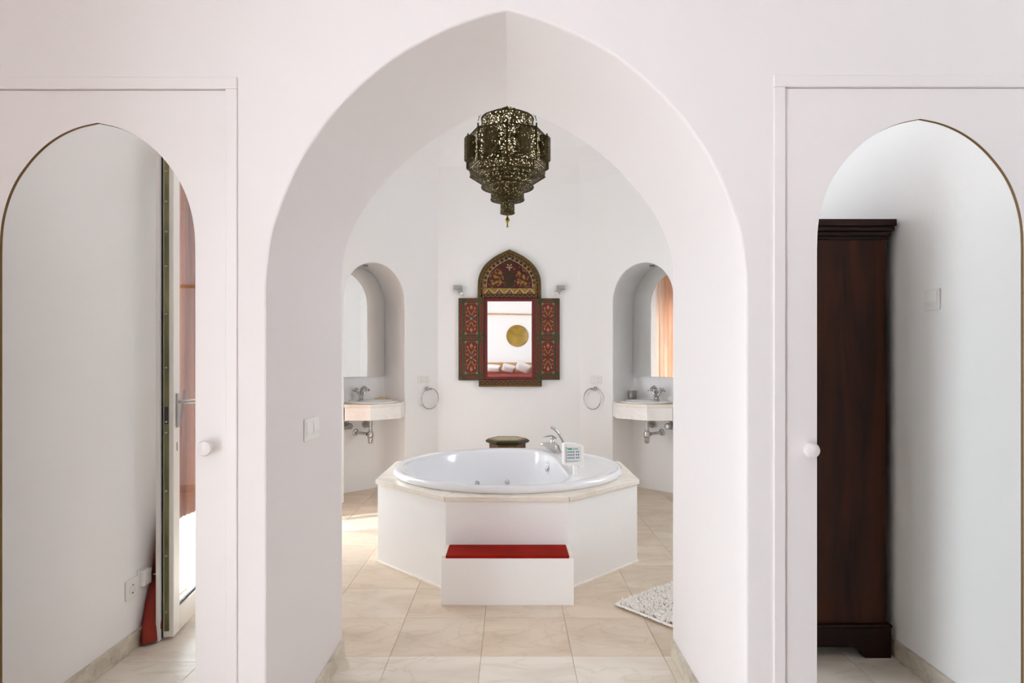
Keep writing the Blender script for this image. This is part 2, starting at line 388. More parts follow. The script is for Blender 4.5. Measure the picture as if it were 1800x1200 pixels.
# ------------------------------------------------------------------ bathroom shell
def corner(p): return Vector((p[0], p[1], 0))
NZ, NH, ND = 1.86, .335, .36       # niche spring height, half width, depth
niche_half = [(NH*math.cos(a)*1.0, NZ+.36*(math.sin(a)**.97)) for a in [PI/2*k/18 for k in range(19)]]
niche_half = [(d if d > 1e-4 else 0, z) for d, z in niche_half]
NARCH = full_arch(niche_half, 0)
U0 = .745                          # niche centre along the slanted wall from the back corner
NL = (CX-HS-U0*R2, YB-U0*R2); NR = (CX+HS+U0*R2, YB-U0*R2)
def niche_wall(name, loc, rz, xa, xb, label):
    mb = MB(); e = .006
    NO = offset_arch(NARCH, e)
    arch_face(mb, xa, xb, WZ, NO, -.03, 0)
    mb.loft([ringa(NO, 0), ringa(NARCH, e), ringa(NARCH, ND)], closed=False)
    back = [(NARCH[0][0], ND, -.03)] + [(x, ND, z) for x, z in NARCH] + [(NARCH[-1][0], ND, -.03)]
    mb.add(back, [tuple(range(len(back)))])
    o = mb.build(name, 'bathplaster'); o.location = (loc[0], loc[1], 0); o.rotation_euler = (0, 0, rz)
    o.data.shade_smooth(); o.data.set_sharp_from_angle(angle=math.radians(25))
    return struct(o, label, 'wall')
niche_wall('wall_back_left', NL, PI/4, -(1.469-U0), U0, 'slanted white bathroom wall with the left basin niche')
niche_wall('wall_back_right', NR, -PI/4, -U0, 1.469-U0, 'slanted white bathroom wall with the right basin niche')
def wall_strip(name, p, q, label, z1=WZ):
    p = Vector((p[0], p[1], 0)); q = Vector((q[0], q[1], 0)); d = (q-p).normalized(); n = Vector((d.y, -d.x, 0))*.12
    o = MB().prism_z([p, q, q-n, p-n], 0, z1).build(name, 'bathplaster'); return struct(o, label, 'wall')
wall_strip('wall_back', (CX-HS, YB), (CX+HS, YB), 'white bathroom wall behind the painted mirror')
Q0, Q1, QZ0, QZ1 = 3.95, 4.45, 1.0, 2.1   # added bathroom window, out of view, for extra daylight
w = MB(); w.box(OR_, OR_+.2, Q1, YC+.3, 0, WZ); w.box(OR_, OR_+.2, YN-.2, Q0, 0, WZ); w.box(OR_, OR_+.2, Q0, Q1, QZ1, WZ); w.box(OR_, OR_+.2, Q0, Q1, 0, QZ0)
struct(w.build('wall_right_bathroom', 'bathplaster'), 'white bathroom wall with the added unseen window', 'wall')
portal((OR_+.19, (Q0+Q1)/2, (QZ0+QZ1)/2), (0, PI/2, 0), QZ1-QZ0, Q1-Q0)
wall_strip('wall_front_right', (OR_, YN), (XR, YP), 'slanted white bathroom wall right of the arch')
wall_strip('wall_front_left', (XL, YP), (OL, YN), 'slanted white bathroom wall left of the arch')
V0, V1, VZ = 4.30, 5.26, 2.15      # bathroom window door opening
w = MB(); w.box(OL-.2, OL, V1, YC+.3, 0, WZ); w.box(OL-.2, OL, YN-.2, V0, 0, WZ); w.box(OL-.2, OL, V0, V1, VZ, WZ)
struct(w.build('wall_left_bathroom', 'bathplaster'), 'white bathroom wall with the tall window', 'wall')
portal((OL-.19, (V0+V1)/2, VZ/2), (0, -PI/2, 0), VZ, V1-V0)
# octagonal vault
oct_ = [(XL, YP), (XR, YP), (OR_, YN), (OR_, YC), (CX+HS, YB), (CX-HS, YB), (OL, YC), (OL, YN)]
occ = (CX, 4.45); rings = []
for k in range(9):
    a = PI/2*k/9; s_ = math.cos(a); h = WZ+.95*math.sin(a)
    rings.append([(occ[0]+(x-occ[0])*s_, occ[1]+(y-occ[1])*s_, h) for x, y in oct_])
struct(MB().loft(rings, True, False, True).build('ceiling_vault', 'ceil'), 'white octagonal vault over the bathroom', 'ceiling')

# window frames
wn = thing('window_1', None, None, (OL-.12, V0, 0)); struct(wn, 'white framed tall bathroom window behind peach curtain', 'window')
fr = MB()
W_, H_ = V1-V0, VZ
fr.box(-.03, .03, 0, .06, 0, H_); fr.box(-.03, .03, W_-.06, W_, 0, H_); fr.box(-.03, .03, .06, W_-.06, H_-.06, H_); fr.box(-.03, .03, .06, W_-.06, 0, .06); fr.box(-.03, .03, W_/2-.04, W_/2+.04, .06, H_-.06)
fr.build('window_frame', 'pvc', wn, bevel=.004)
for a, b in ((.06, W_/2-.04), (W_/2+.04, W_-.06)): MB().box(-.004, .004, a, b, .06, H_-.06).build('pane', 'glass', wn)
wn = thing('added_window', None, None, (OR_+.12, Q0, QZ0)); struct(wn, 'added unseen window for extra daylight in the right bathroom wall', 'window')  # invented opening, never in view, brightens the back wall and niches
fr = MB(); W_, H_ = Q1-Q0, QZ1-QZ0
fr.box(-.03, .03, 0, .05, 0, H_); fr.box(-.03, .03, W_-.05, W_, 0, H_); fr.box(-.03, .03, .05, W_-.05, H_-.05, H_); fr.box(-.03, .03, .05, W_-.05, 0, .05)
fr.build('window_frame', 'pvc', wn, bevel=.004)
MB().box(-.004, .004, .05, W_-.05, .05, H_-.05).build('pane', 'glass', wn)
wn = thing('window_2', None, None, (BL-.17, O0, 0)); struct(wn, 'white frame of the open balcony doorway in bedroom', 'window')
fr = MB(); W_ = O1-O0
fr.box(-.03, .03, 0, .06, 0, OZ); fr.box(-.03, .03, W_-.06, W_, 0, OZ); fr.box(-.03, .03, .06, W_-.06, OZ-.06, OZ); fr.box(-.03, .03, .06, W_-.06, 0, .03)
fr.build('window_frame', 'pvc', wn, bevel=.004)

# ------------------------------------------------------------------ wardrobe doors with arched mirrors
def ogive(xc, zc, hw, pts, k=1.):
    h = [(dx*hw/172., zc-dy*kf*k) for dx, dy in pts][::-1]
    return full_arch(resample(smooth_curve(h, 2), 36), xc)
PROF = [(0,0),(38,8),(75,26),(108,53),(138,91),(155,124),(166,160),(171,192),(172,230)]
def wardrobe_door(x0, x1, z1, ax, az, hw, knobx, knobz, label):
    t = thing('wardrobe_door', label, 'wardrobe door', ((x0+x1)/2, YF+.003, .01)); cx = (x0+x1)/2
    A = ogive(ax-cx, az-.01, hw, PROF)
    zb = .09; th = .0065; X0, X1, Z1 = x0-cx+.0018, x1-cx-.0018, z1-.0122
    mb = MB()
    for y in (0, th): arch_face(mb, X0, X1, Z1, A, zb, y)
    mb.box(X0, X1, 0, th, 0, zb)
    mb.add([(X0,0,0),(X0,th,0),(X0,th,Z1),(X0,0,Z1)], [(0,1,2,3)]); mb.add([(X1,0,0),(X1,th,0),(X1,th,Z1),(X1,0,Z1)], [(0,1,2,3)])
    mb.add([(X0,0,Z1),(X0,th,Z1),(X1,th,Z1),(X1,0,Z1)], [(0,1,2,3)])
    mb.build('panel', 'lacquer', t)
    R = [(A[0][0], zb)] + A + [(A[-1][0], zb)]
    edge = MB().loft([[(x, .0006, z) for x, z in R], [(x, th, z) for x, z in R]], closed=True).build('edge_band', 'brownedge', t)
    mir = offset_arch(A, .012); mir = [(mir[0][0], zb-.02)] + mir + [(mir[-1][0], zb-.02)]
    MB().prism_y(mir, .0053, .0145).build('mirror', 'mirror', t)
    MB().box(X0, X1, .016, .03, 0, Z1).build('backboard', 'lacquer', t)
    k = MB(); rot = Matrix.Rotation(PI/2, 3, 'X')
    k.lathe([(.010, 0), (.010, .014), (.017, .017), (.0225, .026), (.0235, .034), (.020, .042), (.010, .046), (0.0001, .047)], (knobx-cx, 0, knobz-.01), 24, rot)
    k.build('knob', 'lacquer', t, smooth=True)
    return t
wardrobe_door(DL0, DL1, DZ, -1.258, 2.021, .298, (369-VX)*kf, 1.3+(VY-785)*kf, 'white wardrobe door with arched mirror left of the big arch')
wardrobe_door(DR0, DR1, DZR, 1.246, 2.033, .3146, (1419-VX)*kf, 1.3+(VY-789)*kf, 'white wardrobe door whose arched mirror shows the dark cabinet')
def casing(name, x0, x1, z1, label):
    mb = MB(); c = .036; d = .006
    mb.box(x0-c if x0 > 0 else x0, x0, YF-d, YF+.001, 0, z1); mb.box(x1, x1+c if x0 < 0 else x1, YF-d, YF+.001, 0, z1)
    xa, xb = (x0-c, x1) if x0 > 0 else (x0, x1+c)
    mb = MB().box(xa, xb, YF-d, YF+.001, z1, z1+c)
    if x0 > 0: mb.box(xa, x0, YF-d, YF+.001, 0, z1)
    else: mb.box(x1, xb, YF-d, YF+.001, 0, z1)
    struct(mb.build(name, 'lacquer', bevel=.003), label, 'trim')
casing('trim_1', DL0, DL1, DZ, 'white frame moulding around the left wardrobe door')
casing('trim_2', DR0, DR1, DZR, 'white frame moulding around the right wardrobe door')

# ------------------------------------------------------------------ bathtub plinth, deck, step, tub
TX, TY, TA = -.022, 4.314, .8414
def octo(a, rot=PI/8): r = a/math.cos(PI/8); return [(r*math.cos(rot+k*PI/4), r*math.sin(rot+k*PI/4)) for k in range(8)]
pl = thing('bath_plinth', 'white octagonal plastered plinth carrying the round bathtub', 'bath surround', (TX, TY, 0))
po = octo(TA-.008); pi_ = octo(TA-.09)
mb = MB(); mb.loft([[(x, y, 0) for x, y in po], [(x, y, .503) for x, y in po], [(x, y, .503) for x, y in pi_], [(x, y, 0) for x, y in pi_]])
mb.build('plinth_wall', 'bathplaster', pl, bevel=.003)
bo = octo(TA+.004); mb = MB().loft([[(x, y, 0) for x, y in bo], [(x, y, .012) for x, y in bo], [(x, y, .016) for x, y in octo(TA-.008)]]); mb.build('base_strip', 'marble_top', pl)
# deck: eight marble slabs with mitred joints
Rh = .74
for k in range(8):
    a0 = PI/8+k*PI/4; a1 = a0+PI/4; rr = (TA+.006)/math.cos(PI/8); e = .0018/rr
    poly = [(rr*math.cos(a0+e), rr*math.sin(a0+e)), (rr*math.cos(a1-e), rr*math.sin(a1-e))] + [(Rh*math.cos(a1-e+(a0-a1+2*e)*i/6), Rh*math.sin(a1-e+(a0-a1+2*e)*i/6)) for i in range(7)]
    MB().prism_z(poly, .503, .531).build('deck_slab', 'marble_top', pl, bevel=.003)
# step
SX0, SX1, SY0, SZ = -.370, .334, 3.268, .262
st = thing('bath_step', 'low white step with red top in front of the bathtub', 'step', ((SX0+SX1)/2, SY0, 0)); hw = (SX1-SX0)/2
MB().box(-hw, hw, 0, TY-TA-SY0-.005, 0, SZ-.014).build('riser', 'bathplaster', st, bevel=.003)
MB().box(-hw+.002, -hw+.024, .006, TY-TA-SY0-.006, SZ-.014, SZ-.002).build('tread_border', 'marble_top', st)
MB().box(hw-.024, hw-.002, .006, TY-TA-SY0-.006, SZ-.014, SZ-.002).build('tread_border', 'marble_top', st)
MB().box(-hw+.026, hw-.026, .004, TY-TA-SY0-.006, SZ-.014, SZ+.001).build('tread', 'redtile', st, bevel=.0015)['label'] = 'red tread cover'
# tub
tub = thing('bathtub', 'round white whirlpool bathtub set in the octagonal plinth', 'bathtub', (TX, TY, 0))
NS = 96
def basin_r(th, R=.715, ch_=.37, p=6):
    c = max(math.cos(th-.06), 0)
    return ((1/R)**p + (c/ch_)**p)**(-1/p)
ths = [2*PI*i/NS for i in range(NS)]
def circ(r, z): return [(r*math.cos(t), r*math.sin(t), z) for t in ths]
def bas(f, z, off=0., dx=0.): return [((basin_r(t)*f+off)*math.cos(t)+dx, (basin_r(t)*f+off)*math.sin(t), z) for t in ths]
rings = [circ(.74, .50), circ(.78, .533), circ(.7875, .538), circ(.789, .552), circ(.784, .565), circ(.772, .574), circ(.757, .577), circ(.742, .574)]
n0 = circ(.733, .571); n1 = bas(1, .571, .012)
for k in range(4): rings.append([tuple(a+(b-a)*k/4 for a, b in zip(p, q)) for p, q in zip(n0, n1)])
rings += [bas(1, .568, .004), bas(1, .560, -.004), bas(.985, .54), bas(.965, .47), bas(.94, .38), bas(.91, .28), bas(.87, .20, 0), bas(.80, .15), bas(.68, .13), bas(.3, .125), bas(.02, .125)]
MB().loft(rings, True, False, True).build('shell', 'acrylic', tub, smooth=True, angle=60)
rot = Matrix.Rotation(PI/2, 3, 'X')
def jet(th, z, f, mat='chrome', name='water_jet', sc=1.):
    r = basin_r(th)*f; p = Vector((r*math.cos(th), r*math.sin(th), z)); n = Vector((-math.cos(th), -math.sin(th), .18)).normalized()
    q = n.to_track_quat('Z', 'Y').to_matrix()
    a = MB().lathe([(.027*sc, -.006), (.027*sc, .004), (.022*sc, .008), (.019*sc, .008), (.016*sc, .003), (.0001, .003)], p, 20, q).build(name, 'acrylic', tub, smooth=True)
    MB().lathe([(.014*sc, .0), (.013*sc, .010), (.006*sc, .011), (.005*sc, .006), (.0001, .006)], p, 16, q).build('jet_nozzle', mat, a, smooth=True)
for px in (839, 891):
    X = (px-VX)*4.93/F-TX; th = PI/2-math.asin(X/.66); jet(th, .315, .925)
th = .95; jet(th, .46, .963, 'steel', 'overflow_cover', 1.5)

# mixer tap with hand shower on the tub rim
tp = thing('bath_mixer_tap', 'chrome waterfall bath tap on the tub rim', 'tap', (.345, 4.86, .5715), math.radians(-28))
b = MB(); secs = []
for x, w_, h0, h1 in ((.045, .012, 0, .02), (.030, .030, 0, .055), (.0, .036, 0, .075), (-.04, .036, .02, .078), (-.075, .034, .05, .074), (-.105, .03, .058, .069), (-.12, .024, .060, .066)):
    secs.append([(x, -w_, h0), (x, w_, h0), (x, w_, (h0+h1)/2), (x, w_*.8, h1), (x, -w_*.8, h1), (x, -w_, (h0+h1)/2)])
b.loft(secs, True, True, True).build('spout_body', 'chrome', tp, smooth=True, bevel=.004, angle=50)
MB().lathe([(.02, .07), (.018, .09), (.014, .10), (.019, .112), (.016, .122), (.0001, .126)], (-.02, 0, 0), 20).build('cartridge', 'chrome', tp, smooth=True)
lv = MB(); lv.tube([(.012, 0, .112), (-.02, 0, .128), (-.06, 0, .124), (-.10, 0, .112)], [.010, .013, .011, .007], 12, True, .55); lv.build('lever', 'chrome', tp, smooth=True)
hs = thing('hand_shower', 'slim chrome hand shower standing behind the bath tap', 'hand shower', (.405, 4.87, .571))
MB().lathe([(.02, 0), (.02, .01), (.013, .014), (.012, .035)], (0.02, 0, 0), 16).build('holder', 'chrome', hs, smooth=True)
MB().tube([(.02, 0, .03), (.014, 0, .07), (-.005, 0, .11), (-.03, 0, .15)], [.008, .009, .010, .011], 12).build('handle', 'steel', hs, smooth=True)
MB().tube([(-.028, 0, .148), (-.048, 0, .172), (-.072, 0, .192), (-.092, 0, .196)], [.013, .015, .016, .010], 14, True, .75).build('spray_head', 'chrome', hs, smooth=True)
# control panel
cp = thing('spa_control_panel', 'white keypad on a short post at the right tub edge', 'control panel', (.408, 3.89, .572), math.radians(14))
MB().lathe([(.026, 0), (.026, .003), (.019, .005), (.018, .07)], (0, 0, 0), 20).build('post', 'white', cp, smooth=True)
pn = MB(); prof = [(-.062, .070), (.062, .06), (.066, .066), (.066, .178), (.058, .190), (.02, .203), (-.02, .208), (-.062, .208), (-.066, .202), (-.066, .075)]
pn.prism_y([(x-.02, z) for x, z in prof], -.026, .016).build('housing', 'white', cp, bevel=.006, seg=3)
fp = MB().box(-.072, .026, -.0275, -.0262, .095, .185).build('keypad_face', simple('keypad_face', (.74, .77, .79, 1), .3), cp, bevel=.0006)
bl = MB(); bl.box(-.074, -.0715, -.0283, -.0264, .094, .187); bl.box(-.074, .01, -.0283, -.0264, .0925, .0945); bl.build('keypad_outline', simple('keypad_line', '4d6470', .4), cp)
MB().box(-.061, -.033, -.0285, -.0276, .166, .177).build('display', simple('green_display', '3aa57c', .3), cp)
MB().box(-.0665, -.0615, -.0285, -.0276, .173, .178).build('indicator', 'slot', cp)
km = simple('keypad_print', '6d7b86', .4)
for r_ in range(3):
    for c_ in range(6):
        x = -.064+c_*.0125+(.006 if c_ > 3 else 0); z = .148-r_*.0185
        MB().box(x, x+.008, -.0285, -.0276, z, z+.0095).build('key', km, cp)
for c_ in range(4): MB().box(-.027+c_*.0085, -.0215+c_*.0085, -.0284, -.0276, .167, .174).build('printed_mark', km, cp)

# ------------------------------------------------------------------ basins in the niches
CZ = .89
def vanity(side, loc, rz):
    s = side
    t = thing('vanity_counter', 'cream marble vanity counter in the %s niche' % ('left' if s < 0 else 'right'), 'counter', (loc[0], loc[1], 0), rz, 'marble vanity counters')
    P = [(-NH+.001, ND-.002), (-NH+.001, -.004), (-.168, -.172), (.168, -.172), (NH-.001, -.004), (NH-.001, ND-.002)]
    Pi = [(x*.955, y+(.008 if y < 0 else 0)) for x, y in P]
    # top with a round cut-out for the basin
    n = 48; hc = (0, .075); rh = .222
    circ_ = [(hc[0]+rh*math.cos(2*PI*k/n), hc[1]+rh*math.sin(2*PI*k/n)) for k in range(n)]
    def outer(a):
        dx, dy = math.cos(a), math.sin(a); best = 9
        for (x1, y1), (x2, y2) in zip(P, P[1:]+P[:1]):
            ex, ey = x2-x1, y2-y1; det = -dx*ey+ex*dy
            if abs(det) < 1e-9: continue
            tt = (-(x1-hc[0])*ey+ex*(y1-hc[1]))/det; u = (dx*(y1-hc[1])-dy*(x1-hc[0]))/det
            if tt > 0 and -1e-6 <= u <= 1+1e-6: best = min(best, tt)
        return (hc[0]+dx*best, hc[1]+dy*best)
    angs = sorted(set([2*PI*k/n for k in range(n)] + [math.atan2(y-hc[1], x-hc[0]) % (2*PI) for x, y in P]))
    O = [outer(a) for a in angs]; I = [(hc[0]+rh*math.cos(a), hc[1]+rh*math.sin(a)) for a in angs]
    MB().loft([[(x, y, CZ-.028) for x, y in I], [(x, y, CZ) for x, y in I], [(x, y, CZ) for x, y in O], [(x, y, CZ-.028) for x, y in O], [(x, y, CZ-.028) for x, y in I]]).build('countertop', 'marble_top', t, bevel=.002)
    for (x1, y1), (x2, y2) in zip(P[1:4], P[2:5]):
        d = Vector((x2-x1, y2-y1)).normalized(); nn = Vector((-d.y, d.x))*.02; e = d*.001; o_ = Vector((d.y, -d.x))*-.003
        q = [Vector((x1, y1))+e+o_, Vector((x2, y2))-e+o_, Vector((x2, y2))-e*9+nn, Vector((x1, y1))+e*9+nn]
        MB().prism_z(q, CZ-.146, CZ-.029).build('apron_panel', 'marble_apron', t, bevel=.0015)
    MB().prism_z([(x*.94, y*.94+.006) for x, y in P], CZ-.146, CZ-.138).build('underside', 'bathplaster', t)
    b = thing('wash_basin', 'round white inset wash basin in the %s counter' % ('left' if s < 0 else 'right'), 'basin', (loc[0], loc[1], CZ), rz, 'round wash basins')
    yb = hc[1]
    MB().lathe([(.235, .001), (.243, .006), (.244, .011), (.238, .016), (.226, .017), (.205, .012), (.198, .0), (.185, -.035), (.15, -.075), (.09, -.098), (.03, -.105), (.03, -.112), (.10, -.106), (.165, -.08), (.205, -.03), (.212, .0)], (0, yb, 0), 48, cap=False).build('bowl', 'ceramic', b, smooth=True, angle=60)
    MB().lathe([(.03, -.107), (.03, -.103), (.018, -.101), (.0001, -.103)], (0, yb, 0), 20).build('drain', 'chrome', b, smooth=True)
    ob = MB().lathe([(.008, 0), (.007, .003), (.0001, .003)], (0, yb-.188, -.012), 12, Matrix.Rotation(-PI/2, 3, 'X')).build('overflow_hole', 'slot', b)
    # tap
    f = thing('basin_tap', 'chrome cross-handle tap on the %s basin' % ('left' if s < 0 else 'right'), 'tap', (0, 0, 0), 0, 'chrome basin taps')
    f.location = Matrix.Rotation(rz, 3, 'Z') @ Vector((0, .262, 0)) + Vector((loc[0], loc[1], CZ+.017)); f.rotation_euler = (0, 0, rz)
    MB().lathe([(.028, 0), (.028, .006), (.022, .012), (.021, .04), (.026, .052), (.018, .062)], (0, 0, 0), 20).build('base', 'chrome', f, smooth=True)
    MB().tube([(0, 0, .04), (0, -.005, .08), (0, -.022, .115), (0, -.05, .128), (0, -.082, .118), (0, -.1, .09)], [.019, .018, .017, .016, .015, .013], 14).build('spout', 'chrome', f, smooth=True)
    for q in (-1, 1):
        h = MB().tube([(q*.01, 0, .04), (q*.035, 0, .068), (q*.062, -.004, .095)], [.014, .012, .010], 12).build('valve_arm', 'chrome', f, smooth=True)
        ctr = Vector((q*.068, -.005, .102)); ax = Vector((q*.62, -.06, .78)).normalized(); m3 = ax.to_track_quat('Z', 'Y').to_matrix()
        MB().lathe([(.014, -.008), (.015, .004), (.009, .012), (.0001, .014)], ctr, 14, m3).build('valve_cap', 'chrome', h, smooth=True)
        cr = MB()
        for k in range(4):
            a = k*PI/2+.5; d = m3 @ Vector((math.cos(a), math.sin(a), 0)); cr.tube([ctr, ctr+d*.02, ctr+d*.031], [.0055, .0055, .0075], 8)
        cr.build('cross_handle', 'chrome', h, smooth=True)
    # trap
    g = thing('bottle_trap', 'chrome bottle trap and pipes under the %s counter' % ('left' if s < 0 else 'right'), 'drain pipe', (loc[0], loc[1], 0), rz, 'chrome bottle traps')
    yt = .09
    MB().tube([(0, yt, CZ-.148), (0, yt, .60)], .016, 16).build('tailpipe', 'chrome', g, smooth=True)
    for z in (.71, .625): MB().lathe([(.017, z-.008), (.021, z-.008), (.021, z+.008), (.017, z+.008)], (0, yt, 0), 16).build('collar', 'chrome', g)
    MB().lathe([(.018, .612), (.03, .608), (.033, .575), (.031, .555), (.026, .55), (.025, .508), (.02, .498), (.0001, .496)], (0, yt, 0), 20).build('trap_bottle', 'chrome', g, smooth=True)
    MB().tube([(0, yt+.02, .582), (0, yt+.045, .582)], .021, 14).build('outlet_gasket', 'dark', g, smooth=True)
    MB().tube([(0, yt+.04, .582), (0, ND-.004, .582)], .016, 14).build('waste_arm', 'chrome', g, smooth=True)
    MB().lathe([(.034, 0), (.032, .008), (.018, .014)], (0, ND-.001, .582), 20, Matrix.Rotation(PI/2, 3, 'X')).build('wall_flange', 'chrome', g, smooth=True)
    for q, zz in ((-1, .655), (1, .655)):
        v = MB().lathe([(.04, 0), (.038, .01), (.016, .016), (.015, .05)], (q*.11, ND-.001, zz), 18, Matrix.Rotation(PI/2, 3, 'X')).build('angle_valve', 'steel', g, smooth=True)
        MB().lathe([(.026, .05), (.03, .055), (.03, .085), (.022, .092)], (q*.11, ND-.001, zz), 10, Matrix.Rotation(PI/2, 3, 'X')).build('valve_knob', 'steel', v)
        MB().tube([(q*.11, ND-.04, zz), (q*.11, ND-.04, zz+.05), (q*.07, ND-.06, CZ-.148)], .006, 8).build('supply_hose', 'steel', v, smooth=True)
    # mirror
    m = thing('niche_mirror', 'arched frameless mirror over the %s basin' % ('left' if s < 0 else 'right'), 'mirror', (loc[0], loc[1], 0), rz, 'arched niche mirrors')
    A = offset_arch(NARCH, -.008); A = [(x, z) for x, z in A]
    zb = 1.13; pol = [(A[0][0], zb)] + A + [(A[-1][0], zb)]
    MB().prism_y(pol, ND-.012, ND-.004).build('mirror_glass', 'mirror', m)
    pol2 = [(x*.995, z-.001) for x, z in pol]
    e = MB().loft([[(x, ND-.0125, z) for x, z in pol], [(x, ND-.001, z) for x, z in pol]], closed=True).build('polished_edge', 'mirror_edge', m)
    d = thing('niche_downlight', 'small dark downlight at the top of the %s niche' % ('left' if s < 0 else 'right'), 'downlight', (loc[0], loc[1], NZ+.36), rz, 'niche downlights')
    MB().lathe([(.026, .004), (.028, -.004), (.024, -.008)], (0, ND/2, -.004), 20, cap=False).build('bezel', 'grey', d, smooth=True)
    MB().lathe([(.023, 0), (.022, -.005), (.0001, -.006)], (0, ND/2, -.004), 20).build('lens', 'slot', d, smooth=True)
vanity(-1, NL, PI/4); vanity(1, NR, -PI/4)
def on_niche(loc, rz, p): return Matrix.Rotation(rz, 3, 'Z') @ Vector(p) + Vector((loc[0], loc[1], 0))
q = on_niche(NL, PI/4, (.245, .283, CZ))
sd = thing('soap_dish', 'shallow amber soap dish at the left basin edge', 'soap dish', q, PI/4)
MB().lathe([(.05, 0), (.062, .004), (.07, .014), (.072, .02), (.066, .019), (.06, .009), (.0001, .008)], (0, 0, 0), 28).build('dish', 'soap', sd, smooth=True)
MB().lathe([(.03, .009), (.04, .014), (.04, .024), (.032, .03), (.0001, .031)], (0, 0, 0), 20).build('soap_bar', 'soap', sd, smooth=True)
q = on_niche(NR, -PI/4, (-.255, .225, CZ))
cu = thing('tooth_mug', 'brushed steel tumbler beside the right basin', 'cup', q)
MB().lathe([(.034, 0), (.036, .003), (.043, .05), (.047, .098), (.048, .1), (.046, .1), (.042, .05), (.034, .006), (.0001, .006)], (0, 0, 0), 32).build('tumbler', 'steel', cu, smooth=True)

# towel rings and sockets on the slanted walls
def on_slant(side, u, z): return Vector((CX+side*(HS+u*R2), YB-u*R2, z))
for s, px, nm in ((-1, 750, 'left'), (1, 1047, 'right')):
    r = (px-VX)/F; # find u so that the point projects to px
    X0 = CX+s*HS; u = (r*YB-X0)/(s*R2+r*R2)
    rz = PI/4 if s < 0 else -PI/4
    t = thing('towel_ring', 'chrome towel ring on the slanted wall by the %s niche' % nm, 'towel ring', on_slant(s, u, 1.005), rz, 'chrome towel rings')
    MB().lathe([(.022, .002), (.022, .008), (.012, .012), (.011, .04)], (0, 0, 0), 18, rot).build('mount', 'chrome', t, smooth=True)
    MB().tube([(-.03, -.04, 0), (.03, -.04, 0)], .011, 14).build('clamp', 'steel', t, smooth=True)
    n = 48; tilt = .22*(1 if s < 0 else -1)*0
    MB().tube([(.105*math.sin(2*PI*k/n)+(.012 if s < 0 else -.012), -.042-.004*math.cos(2*PI*k/n), -.1+.105*math.cos(2*PI*k/n)) for k in range(n+1)], .0052, 10, False).build('ring', 'chrome', t, smooth=True)
def socket_plate(name, label, cat, loc, rz, w, h, kinds, group=None):
    t = thing(name, label, cat, loc, rz, group); n = len(kinds)
    MB().box(-w/2, w/2, -.009, -.001, -h/2, h/2).build('cover_plate', 'white', t, bevel=.003)
    for i, k in enumerate(kinds):
        x = -w/2+w*(i+.5)/n; a = w/n
        if k == 'socket':
            c = MB().lathe([(.0225, .0), (.0225, .003), (.0185, .003), (.018, -.006), (.0001, -.006)], (x, -.0088, 0), 24, rot).build('socket_well', 'white', t, smooth=True)
            for q_ in (-1, 1): MB().lathe([(.003, 0), (.003, .0013), (.0001, .0013)], (x+q_*.0095, -.003, 0), 10, rot).build('pin_hole', 'slot', c)
            ee = MB()
            for q_ in (-1, 1): ee.box(x-.003, x+.003, -.013, -.0088, q_*.018-.002, q_*.018+.002)
            ee.build('earth_clip', 'slot', c)
        elif k == 'rocker':
            MB().prism([(-.0085, -h*.38), (-.014, -h*.1), (-.0105, h*.38), (-.006, h*.38), (-.006, -h*.38)], lambda p, sd_: (x+(a*.42 if sd_ else -a*.42), p[0], p[1])).build('rocker', 'white', t, bevel=.0012)
        else: MB().box(x-a*.42, x+a*.42, -.0105, -.008, -h*.4, h*.4).build('blank_insert', 'white', t, bevel=.001)
    return t
for s, px, nm, kinds in ((-1, 744, 'left', ('socket', 'socket')), (1, 1048, 'right', ('blank', 'socket'))):
    r = (px-VX)/F; X0 = CX+s*HS; u = (r*YB-X0)/(s*R2+r*R2); Y = YB-u*R2
    socket_plate('wall_socket', 'white double socket above the %s towel ring' % nm, 'socket', on_slant(s, u, 1.3-(667-VY)*Y/F), PI/4 if s < 0 else -PI/4, .15, .078, kinds)
socket_plate('light_switch', 'white double light switch inside the arch passage', 'light switch', (XL, 2.29, 1.045), PI/2, .152, .08, ('rocker', 'rocker'))
socket_plate('light_switch', 'white switch on bedroom wall reflected beside the dark cabinet', 'light switch', (BR, 1.30, 1.54), -PI/2, .085, .085, ('rocker',))
socket_plate('wall_socket', 'white socket low on the wall reflected left of the red umbrella', 'socket', (BL, 1.01, .277), PI/2, .085, .085, ('socket',))
ad = thing('plug_adaptor', 'white plug adaptor in the wall right behind the red umbrella', 'adaptor', (BL, .925, .30), PI/2)
MB().box(-.042, .042, -.009, -.001, -.042, .042).build('cover_plate', 'white', ad, bevel=.003)
MB().box(-.03, .03, -.030, -.009, -.036, .036).build('adaptor_body', 'white', ad, bevel=.006)

# ------------------------------------------------------------------ painted mirror with shutters on the back wall
K = YB/F
def wx(px): return (px-VX)*K
def wz(py): return 1.3+(VY-py)*K
pm = thing('painted_mirror', 'carved Moorish mirror with open painted shutters on the back wall', 'mirror', (wx(895.5), YB, wz(600)))
def L(px, py): return ((px-895.5)*K, (600-py)*K)
def petal(mb, c, ang, l, w_, y, n=6):
    pts = []
    for k in range(n): a = PI*k/(n-1); pts.append((l*k/(n-1), w_*math.sin(a)))
    pts += [(x, -z) for x, z in pts[-2:0:-1]]
    ca, sa = math.cos(ang), math.sin(ang)
    mb.prism_y([(c[0]+x*ca-z*sa, c[1]+x*sa+z*ca) for x, z in pts], y, y+.0012)
def disc(mb, c, r, y, n=10, rz=1.): mb.prism_y([(c[0]+r*math.cos(2*PI*k/n), c[1]+rz*r*math.sin(2*PI*k/n)) for k in range(n)], y, y+.0012)
